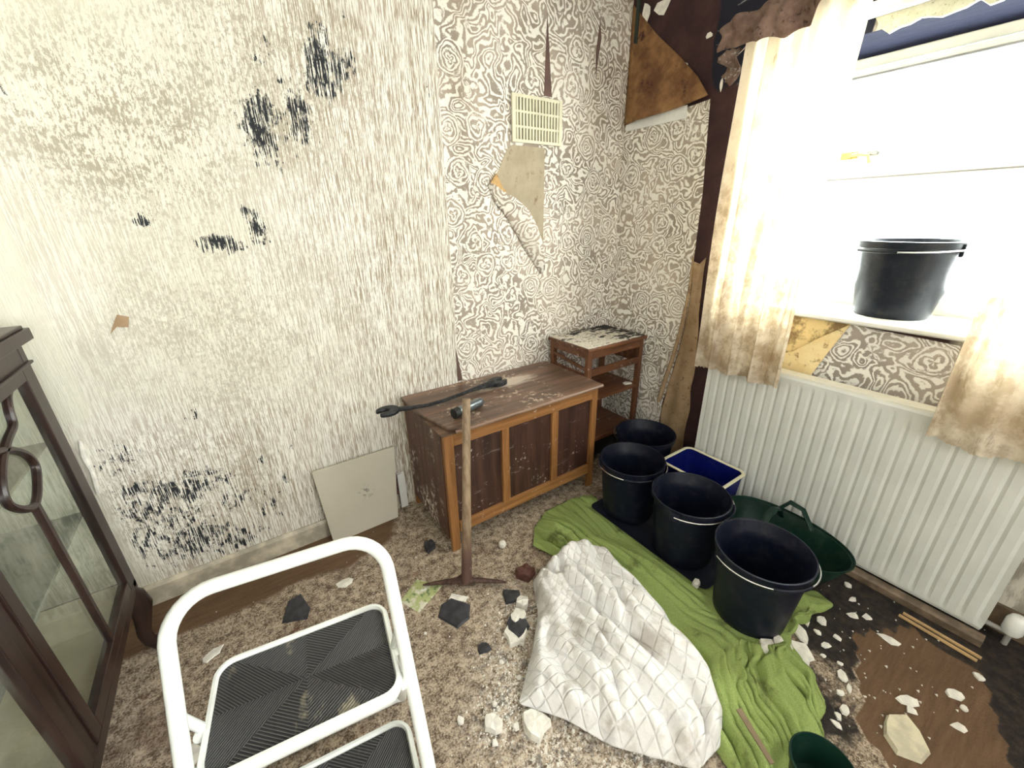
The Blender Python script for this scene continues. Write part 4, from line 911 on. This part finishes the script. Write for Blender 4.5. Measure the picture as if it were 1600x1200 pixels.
# ------------------------------------------------------------ cloths (draped with a small relaxation)
def coons(top, right, bot, left, nu, nv):   # left: top->bottom, right: top->bottom, top: left->right, bot: left->right
    def samp(P, n):
        P = np.array(P, float); d = np.r_[0, np.cumsum(np.hypot(*(P[1:]-P[:-1]).T))]; t = np.linspace(0, d[-1], n)
        return np.stack([np.interp(t, d, P[:, 0]), np.interp(t, d, P[:, 1])], 1)
    T_, B_ = samp(top, nu), samp(bot, nu); L_, R_ = samp(left, nv), samp(right, nv)
    u = np.linspace(0, 1, nu)[None, :, None]; v = np.linspace(0, 1, nv)[:, None, None]
    return (1-v)*T_[None]+v*B_[None]+(1-u)*L_[:, None]+u*R_[:, None]-((1-u)*(1-v)*T_[0]+u*(1-v)*T_[-1]+(1-u)*v*B_[0]+u*v*B_[-1])
def drape(X, su, sv, seed, iters=260, amp=.03, thick=.006, cap=None, pull=.03, lumps=()):
    nv, nu, _ = X.shape; rs = np.random.RandomState(seed)
    P = np.zeros((nv, nu, 3)); P[..., :2] = X
    U, Vv = np.meshgrid(np.linspace(0, 1, nu), np.linspace(0, 1, nv))
    z = np.zeros((nv, nu))
    for _ in range(14):
        a, b, p1 = rs.uniform(-1, 1)*9, rs.uniform(-1, 1)*6, rs.rand()*6; z += np.sin(a*U*2+b*Vv*2+p1)*rs.rand()
    z = (z-z.min())/(z.max()-z.min()); fl = np.full((nv, nu), thick)
    for (lx, ly, lr, lh) in lumps: fl += lh*np.exp(-((X[..., 0]-lx)**2+(X[..., 1]-ly)**2)/lr**2)
    P[..., 2] = fl+amp*z; X0_ = X.copy()
    dev = rs.uniform(.9, 1.1, (nv, nu))
    def con(P, di, dj, k_, stretch):
        A = P[:nv-di, :nu-dj] if dj >= 0 else P[:nv-di, -dj:]; Bq = P[di:, dj:] if dj >= 0 else P[di:, :nu+dj]
        XA = X0_[:nv-di, :nu-dj] if dj >= 0 else X0_[:nv-di, -dj:]; XB = X0_[di:, dj:] if dj >= 0 else X0_[di:, :nu+dj]
        rest = np.hypot((XA-XB)[..., 0]*stretch[0], (XA-XB)[..., 1]*stretch[1])
        d = Bq-A; L = np.sqrt((d**2).sum(-1))+1e-9; c = (k_*.5*(L-rest)/L)[..., None]*d
        return A, Bq, c
    st = (su, sv)
    for it in range(iters):
        P[..., 2] -= .0012
        for (di, dj, k_) in ((0, 1, .9), (1, 0, .9), (1, 1, .4), (1, -1, .4), (0, 2, .35), (2, 0, .35), (0, 4, .12), (4, 0, .12)):
            D = np.zeros_like(P); Wt = np.zeros((nv, nu, 1))
            A, Bq, c = con(P, di, dj, k_, st)
            sa = (slice(0, nv-di), slice(0, nu-dj)) if dj >= 0 else (slice(0, nv-di), slice(-dj, nu)); sb_ = (slice(di, nv), slice(dj, nu)) if dj >= 0 else (slice(di, nv), slice(0, nu+dj))
            D[sa] += c; D[sb_] -= c; P += D*.9
        P[..., :2] += pull*(X0_-P[..., :2])
        P[0, :, :2] += .5*(X0_[0]-P[0, :, :2]); P[-1, :, :2] += .5*(X0_[-1]-P[-1, :, :2]); P[:, 0, :2] += .5*(X0_[:, 0]-P[:, 0, :2]); P[:, -1, :2] += .5*(X0_[:, -1]-P[:, -1, :2])
        P[..., 2] = np.maximum(P[..., 2], fl)
        if cap is not None: P[..., 2] = np.minimum(P[..., 2], cap(P[..., 0], P[..., 1]))
    return P
def cloth_obj(name, P, mat, label, cat, thick=.004, uvs=1.0):
    nv, nu, _ = P.shape; V = P.reshape(-1, 3).tolist(); F = [(j*nu+i, (j+1)*nu+i, (j+1)*nu+i+1, j*nu+i+1) for j in range(nv-1) for i in range(nu-1)]
    me = bpy.data.meshes.new(name); me.from_pydata(V, [], F); uv = me.uv_layers.new(name='UV')
    idx = np.empty(len(me.loops), int); me.loops.foreach_get('vertex_index', idx)
    uvc = np.stack([(idx % nu)/(nu-1)*uvs, (idx//nu)/(nu-1)*uvs], 1); uv.data.foreach_set('uv', uvc.ravel())
    me.polygons.foreach_set('use_smooth', [True]*len(me.polygons))
    o = link(name, me, mat); s = o.modifiers.new('sub', 'SUBSURF'); s.levels = 1; s.render_levels = 1
    s2 = o.modifiers.new('solid', 'SOLIDIFY'); s2.thickness = thick; s2.offset = 1
    return tag(o, label, cat)
def cap_towel(x, y):
    c = np.full(x.shape, .075)
    for bx, by, br in ((-.612, -1.273, .125), (-.551, -.975, .125), (-.536, -.672, .125)):
        d = np.hypot(x-bx, y-by); c = np.minimum(c, .0045+.055*sstep(d, br, br+.05))
    d = np.maximum(np.abs(x+.53)-.14, np.abs(y+.855)-.30); c = np.minimum(c, .0045+.05*sstep(d, .0, .05))
    for qx, qy, qr in ((-1.14, -.86, .15), (-1.15, -1.05, .20), (-1.17, -1.2, .19), (-1.03, -1.0, .11), (-1.09, -1.32, .09)):
        d = np.hypot(x-qx, y-qy); c = np.minimum(c, .012+.05*sstep(d, qr, qr+.06))
    d = np.hypot(x+.972, y+1.622); c = np.minimum(c, .008+.05*sstep(d, .07, .11))
    d = np.hypot((x+.285)/.155, (y+1.235)/.25); c = np.minimum(c, .003+.05*sstep(d, .75, 1.1))
    return c
Xt = coons([(-1.04, -.60), (-.97, -.52), (-.86, -.46), (-.70, -.46), (-.60, -.50)], [(-.60, -.50), (-.62, -.80), (-.52, -1.10), (-.44, -1.28), (-.325, -1.385), (-.345, -1.44), (-.46, -1.415), (-.56, -1.40), (-.625, -1.43), (-.665, -1.50), (-.745, -1.565)],
           [(-1.10, -1.50), (-1.05, -1.60), (-.93, -1.585), (-.86, -1.60), (-.80, -1.57), (-.745, -1.565)], [(-1.04, -.60), (-.99, -.72), (-.97, -.95), (-1.02, -1.2), (-1.10, -1.50)], 70, 130)
def fold(P, terms, seed, rot=0.0, smooth=2):
    nv, nu, _ = P.shape; ca, sa = math.cos(rot), math.sin(rot)
    for j in range(nv):
        for i in range(nu):
            u, v = i/(nu-1), j/(nv-1); h = 0
            for n_, (fa, fb, am, wp) in enumerate(terms):
                wob = mnoise.noise(Vector((u*2.2, v*1.8, seed+n_*3.1)))
                a = (ca*u-sa*v)*fa; b = (sa*u+ca*v)*fb
                amp = max(0, .55+1.3*mnoise.noise(Vector((u*2.6+7, v*2.6, seed+n_*5.7))))
                c_ = .5+.5*math.sin(2*PI*(a+wp*wob)+b); h += am*amp*(1-abs(2*c_-1)**1.4*.5-.5*(1-c_))
            e = min(1, min(i, nu-1-i, j*.5, nv-1-j)/5)
            P[j, i, 2] += h*(.2+.8*e)
    for _ in range(smooth):
        Z = P[..., 2]; Z[1:-1, 1:-1] = .5*Z[1:-1, 1:-1]+.125*(Z[:-2, 1:-1]+Z[2:, 1:-1]+Z[1:-1, :-2]+Z[1:-1, 2:])
    return P
Pt = drape(Xt, 1.22, 1.06, 3, 240, .05, .0015, cap_towel, .02)
Pt = fold(Pt, [(4.0, .6, .050, .9), (8, 1.5, .055, 1.3), (15, 4, .026, 1.7)], 5, -.25, 0)
Pt[..., 2] = np.minimum(Pt[..., 2], cap_towel(Pt[..., 0], Pt[..., 1]))
cloth_obj('green_towel', Pt, M_towel, 'crumpled lime green towel spread under the black buckets', 'towel', .0035)
Xq = coons([(-1.153, -.755), (-1.007, -.706), (-.87, -.699), (-.816, -.795)], [(-.816, -.795), (-.871, -.955), (-.862, -1.098), (-.921, -1.215), (-.948, -1.341), (-1.002, -1.407), (-1.083, -1.445)],
           [(-1.442, -1.062), (-1.365, -1.161), (-1.3, -1.289), (-1.228, -1.373), (-1.17, -1.44), (-1.083, -1.445)], [(-1.153, -.755), (-1.229, -.883), (-1.313, -.964), (-1.442, -1.062)], 90, 110)
Pq = drape(Xq, 1.03, 1.03, 11, 120, .02, .040, None, .02, ((-1.12, -1.25, .14, .02), (-1.02, -1.0, .13, .015)))
ed = np.minimum(np.minimum(np.arange(90)[None, :], 89-np.arange(90)[None, :]), np.minimum(np.arange(110)[:, None], 109-np.arange(110)[:, None]))
Pq[..., 2] -= .034*np.exp(-(ed/5.0)**2)
Pq = fold(Pq, [(2.0, .7, .070, 1.0), (3.8, 1.5, .050, 1.4), (7.5, 5, .022, 2.0), (13, 12, .010, 2.5)], 2, .45, 1)
cloth_obj('white_quilt', Pq, M_quilt, 'dirty white quilted blanket crumpled on the floor in front of the green towel', 'quilt', .006)

# ------------------------------------------------------------ debris
def chip(name, poly, th, mat, label, cat, z=.001, group=None, seed=0, tilt=.0):
    rnd = random.Random(seed); cx = sum(p[0] for p in poly)/len(poly); cy = sum(p[1] for p in poly)/len(poly); n = len(poly)
    V = [(x-cx, y-cy, 0) for x, y in poly] + [((x-cx)*.9+rnd.uniform(-.1, .1)*th, (y-cy)*.9, th*rnd.uniform(.7, 1.15)) for x, y in poly] + [(0, 0, th*1.1)]
    F = [tuple(range(n))[::-1]] + [(i, (i+1) % n, n+(i+1) % n, n+i) for i in range(n)] + [(n+i, n+(i+1) % n, 2*n) for i in range(n)]
    o = mesh(name, V, F, mat); o.location = (cx, cy, z); o.rotation_euler = (tilt, tilt*.5, 0)
    return tag(o, label, cat, group)
def ipoly(cx, cy, r, seed, n=9, sx=1, rot=0):
    rnd = random.Random(seed); out = []
    for i in range(n):
        a = 2*PI*i/n; q_ = r*rnd.uniform(.6, 1.1); x, y = q_*math.cos(a)*sx, q_*math.sin(a); out.append((cx+x*math.cos(rot)-y*math.sin(rot), cy+x*math.sin(rot)+y*math.cos(rot)))
    return out
chip('slate_piece', [(-1.441, -.623), (-1.396, -.688), (-1.428, -.738), (-1.478, -.746), (-1.515, -.667), (-1.482, -.627)], .006, M_slate, 'large dark slate piece on the carpet in front of the pick head', 'slate')
chip('slate_piece', [(-1.942, -.284), (-1.897, -.275), (-1.878, -.362), (-1.896, -.406), (-1.973, -.372)], .005, M_slate, 'dark slate piece on the carpet seen through the stool hoop', 'slate')
chip('slate_piece', [(-1.27, -.71), (-1.217, -.748), (-1.236, -.785), (-1.291, -.763)], .014, M_slate, 'grey slate lump beside the upper left edge of the quilt', 'slate')
chip('slate_piece', ipoly(-1.44, -.86, .022, 5), .008, M_slate, 'small dark slate bit midway between the pick head and quilt', 'slate')
chip('slate_piece', ipoly(-1.31, -.86, .045, 6, sx=1.3, rot=.8), .018, M_slate, 'dark grey slate lump against the left edge of the quilt', 'slate')
chip('brick_lump', ipoly(-1.155, -.70, .042, 7, sx=1.2, rot=-.5), .035, M_terra, 'dark red brick lump between the green towel and the top of the quilt', 'brick')
chip('slate_piece', ipoly(-1.405, -.345, .03, 8), .03, M_slate, 'black lump on the floor under the front left corner of the chest', 'slate')
chip('slate_piece', ipoly(-1.30, -.50, .018, 18), .014, M_slate, 'black fragment between the chest leg and the pick handle', 'slate')
chip('plaster_lump', [(-.621, -1.67), (-.575, -1.70), (-.60, -1.735), (-.64, -1.765), (-.687, -1.758), (-.714, -1.715), (-.688, -1.682), (-.65, -1.672)], .012, M_cream if False else simple('yellowish_plaster', (.62, .57, .42), .85, 0, .15, 30, bump=.5), 'large yellowish plaster slab at the lower right on the brown floor', 'plaster')
chip('plaster_lump', ipoly(-1.438, -1.128, .045, 31, 10, 1.1), .026, M_chip, 'largest white plaster lump on the carpet below the quilt corner', 'plaster')
chip('plaster_lump', ipoly(-1.53, -1.06, .030, 32, 10), .02, M_chip, 'white plaster lump on the carpet left of the largest plaster lump', 'plaster')
chip('plaster_lump', ipoly(-1.285, -.835, .032, 33, 10), .022, M_chip, 'white plaster lump on the slate beside the left quilt edge', 'plaster')
chip('plaster_lump', ipoly(-1.24, -.80, .026, 34, 9), .025, M_chip, 'white plaster lump touching the upper left quilt edge', 'plaster')
chip('plaster_lump', ipoly(-1.325, -.875, .04, 35, 10, 1.3, .6), .014, M_chip, 'flat white plaster piece below the slate at the left quilt edge', 'plaster')
chip('plaster_lump', ipoly(-.62, -1.46, .034, 36, 10, 1.4, .7), .009, M_chip, 'pale oblong plaster chip on the wet floor below the front bucket', 'plaster', .002)
chip('plaster_lump', ipoly(-.545, -1.42, .022, 37, 8, 2.0, .9), .007, M_chip, 'long narrow plaster chip beside the front bucket towards the radiator', 'plaster', .002)
chip('plaster_lump', ipoly(-.70, -1.385, .026, 38, 9, 1.3), .014, M_chip, 'jagged plaster chip at the foot of the front bucket', 'plaster', .012)
chip('plaster_lump', ipoly(-.655, -1.40, .022, 39, 9, 1.5, .5), .010, M_chip, 'jagged plaster chip right of the one at the foot of the front bucket', 'plaster', .014)
chip('plaster_lump', ipoly(-.665, -1.115, .020, 40, 8), .018, M_chip, 'small plaster lump between the two nearest buckets', 'plaster', .012)
sp = MB().lathe([(.004, 0), (.013, .004), (.017, .014), (.014, .026), (.006, .031)], 16).build('white_ball', M_chip, None, True); sp.location = (-1.146, -.521, .001); tag(sp, 'small white ball on the floor in front of the chest', 'ball')
chip('paper_scrap', ipoly(-1.744, -.319, .028, 41, 7, 1.3), .003, M_chip, 'pale paper scrap on the floor seen inside the stool hoop', 'paper scrap')
chip('paper_scrap', ipoly(-2.17, -.36, .024, 42, 10, 1.5, .5), .003, M_chip, 'crumpled pale scrap between the cabinet foot and the stool', 'paper scrap')
chip('paper_scrap', ipoly(-2.26, -.49, .022, 43, 7), .004, M_chip, 'small pale scrap on the floor left of the stool hoop', 'paper scrap')
chip('paper_scrap', ipoly(-2.215, -.665, .038, 44, 8, 1.6, .6), .003, M_chip, 'pale curled scrap on the floor near the bottom left beside the stool leg', 'paper scrap')
chip('paper_scrap', [(-1.43, -.605), (-1.385, -.655), (-1.405, -.668), (-1.45, -.622)], .002, M_chip, 'white paper strip under the pick head', 'paper scrap')
# picture card
k = Mat('illustrated_card'); n = k.noise(k.P, 26, 3); c = k.mix(k.sm(n, .42, .5), (.62, .60, .48), (.42, .46, .20)); c = k.mix(k.sm(k.noise(k.P, 50, 3), .56, .62), c, (.16, .22, .10)); c = k.mix(k.sm(k.noise(k.mapv(k.P, (1, 1, 1), (4, 4, 0)), 22, 2), .6, .66), c, (.75, .75, .70)); M_card = k.fin(c, .6)
o = chip('picture_card', [(-1.51, -.467), (-1.441, -.553), (-1.562, -.612), (-1.601, -.526)], .0015, M_card, 'small green and cream picture card on the carpet beside the pick head', 'card')
# bamboo pieces by the skirting
for i, (dx, lab) in enumerate(((0, 'light wooden strip on the floor along the wall, nearer the radiator'), (-.022, 'light wooden strip on the floor along the wall, farther from the radiator'))):
    o = MB().hexa([(-.005, -.095, 0), (.005, -.095, 0), (.005, .095, 0), (-.005, .095, 0), (-.004, -.095, .007), (.004, -.095, .007), (.004, .095, .007), (-.004, .095, .007)]).build('wooden_strip', simple('pale_pine', (.50, .33, .15), .6), None, bevel=.001)
    o.location = (-.183+dx, -1.69+i*.006, .001); o.rotation_euler = (0, 0, -.04); tag(o, lab, 'wood strip')
# small chips on the wet floor at the right, look-alikes
rnd = random.Random(77)
spots = [(-.44, -1.445), (-.50, -1.455), (-.47, -1.50), (-.625, -1.585), (-.60, -1.56), (-.76, -1.60), (-.735, -1.595), (-.70, -1.60), (-.395, -1.762), (-.426, -1.787), (-.272, -1.794), (-.55, -1.705), (-.53, -1.69), (-.30, -1.53), (-.33, -1.50), (-.20, -1.44), (-.255, -1.475), (-.56, -1.54), (-.66, -1.575), (-.34, -1.60), (-.50, -1.79), (-.575, -1.50), (-.53, -1.49), (-.49, -1.42)]
marks = [((-.18, -1.70), 'beside the two light wooden strips'), ((-.64, -1.72), 'beside the large yellowish plaster slab'), ((-.30, -1.50), 'on the wet black floor in front of the radiator'),
         ((-.52, -1.45), 'just below the towel corner right of the front bucket'), ((-.72, -1.60), 'at the lower right edge of the green towel'), ((-.55, -1.57), 'on the edge of the bare brown floor right of the towel')]
for i, (x, y) in enumerate(spots):
    chip('plaster_chip', ipoly(x, y, rnd.uniform(.008, .019), 100+i, 7, rnd.uniform(1, 1.9), rnd.uniform(0, 3)), rnd.uniform(.003, .007), M_chip, 'small pale plaster chip ' + min(marks, key=lambda m_: (m_[0][0]-x)**2+(m_[0][1]-y)**2)[1], 'plaster chip', .002, 'plaster chips on the wet floor at the right')
marks2 = [((-1.44, -.96), 'on the carpet below the small slate bit left of the quilt'), ((-1.35, -1.0), 'on the grey gritty patch beside the left quilt edge'), ((-1.35, -1.16), 'just below the lower left corner of the quilt'), ((-1.50, -1.06), 'around the plaster lump nearest the stool'),
          ((-1.34, -.91), 'by the flat plaster piece at the left quilt edge'), ((-1.26, -1.35), 'along the bottom edge of the quilt'), ((-1.59, -.8), 'on bare carpet beside the right stool tube')]
spots = [(-1.46, -.98), (-1.42, -.93), (-1.40, -1.0), (-1.37, -1.02), (-1.36, -1.12), (-1.34, -1.17), (-1.48, -1.10), (-1.50, -1.02), (-1.55, -1.10), (-1.33, -.92), (-1.36, -.90), (-1.25, -1.33), (-1.28, -1.36), (-1.31, -1.25), (-1.22, -1.42), (-1.575, -.70), (-1.60, -1.0), (-1.36, -1.20), (-1.30, -1.40), (-1.26, -1.30)]
for i, (x, y) in enumerate(spots):
    chip('plaster_chip', ipoly(x, y, rnd.uniform(.005, .011), 200+i, 7, rnd.uniform(1, 1.5), rnd.uniform(0, 3)), rnd.uniform(.005, .010), M_chip, 'small white plaster crumb ' + min(marks2, key=lambda m_: (m_[0][0]-x)**2+(m_[0][1]-y)**2)[1], 'plaster chip', .002, 'plaster crumbs on the carpet by the quilt')
# dust and grit nobody could count
mb = MB(); rnd = random.Random(9)
def grit(cx, cy, sx, sy, n, r0, r1):
    for _ in range(n):
        x, y, r = rnd.gauss(cx, sx), rnd.gauss(cy, sy), rnd.uniform(r0, r1)
        if x > -.03 or y > -.1: continue
        mb.add([(x-r, y-r*.6, 0), (x+r*.8, y-r*.5, 0), (x, y+r, 0), (x+rnd.uniform(-r, r)*.3, y, r*1.1)], [(0, 2, 1), (0, 1, 3), (1, 2, 3), (2, 0, 3)])
grit(-1.30, -.88, .05, .06, 140, .0015, .005); grit(-1.42, -1.0, .05, .10, 260, .001, .004); grit(-1.50, -1.06, .04, .04, 150, .0015, .005); grit(-1.32, -1.33, .12, .06, 220, .0015, .005)
grit(-1.7, -.6, .3, .3, 120, .001, .003); grit(-.5, -1.6, .18, .12, 90, .0015, .005); grit(-1.35, -.8, .25, .3, 160, .001, .003)
o = mb.build('plaster_grit', M_chip); tag(o, 'fine white plaster grit strewn over the carpet', 'grit', kind='stuff')
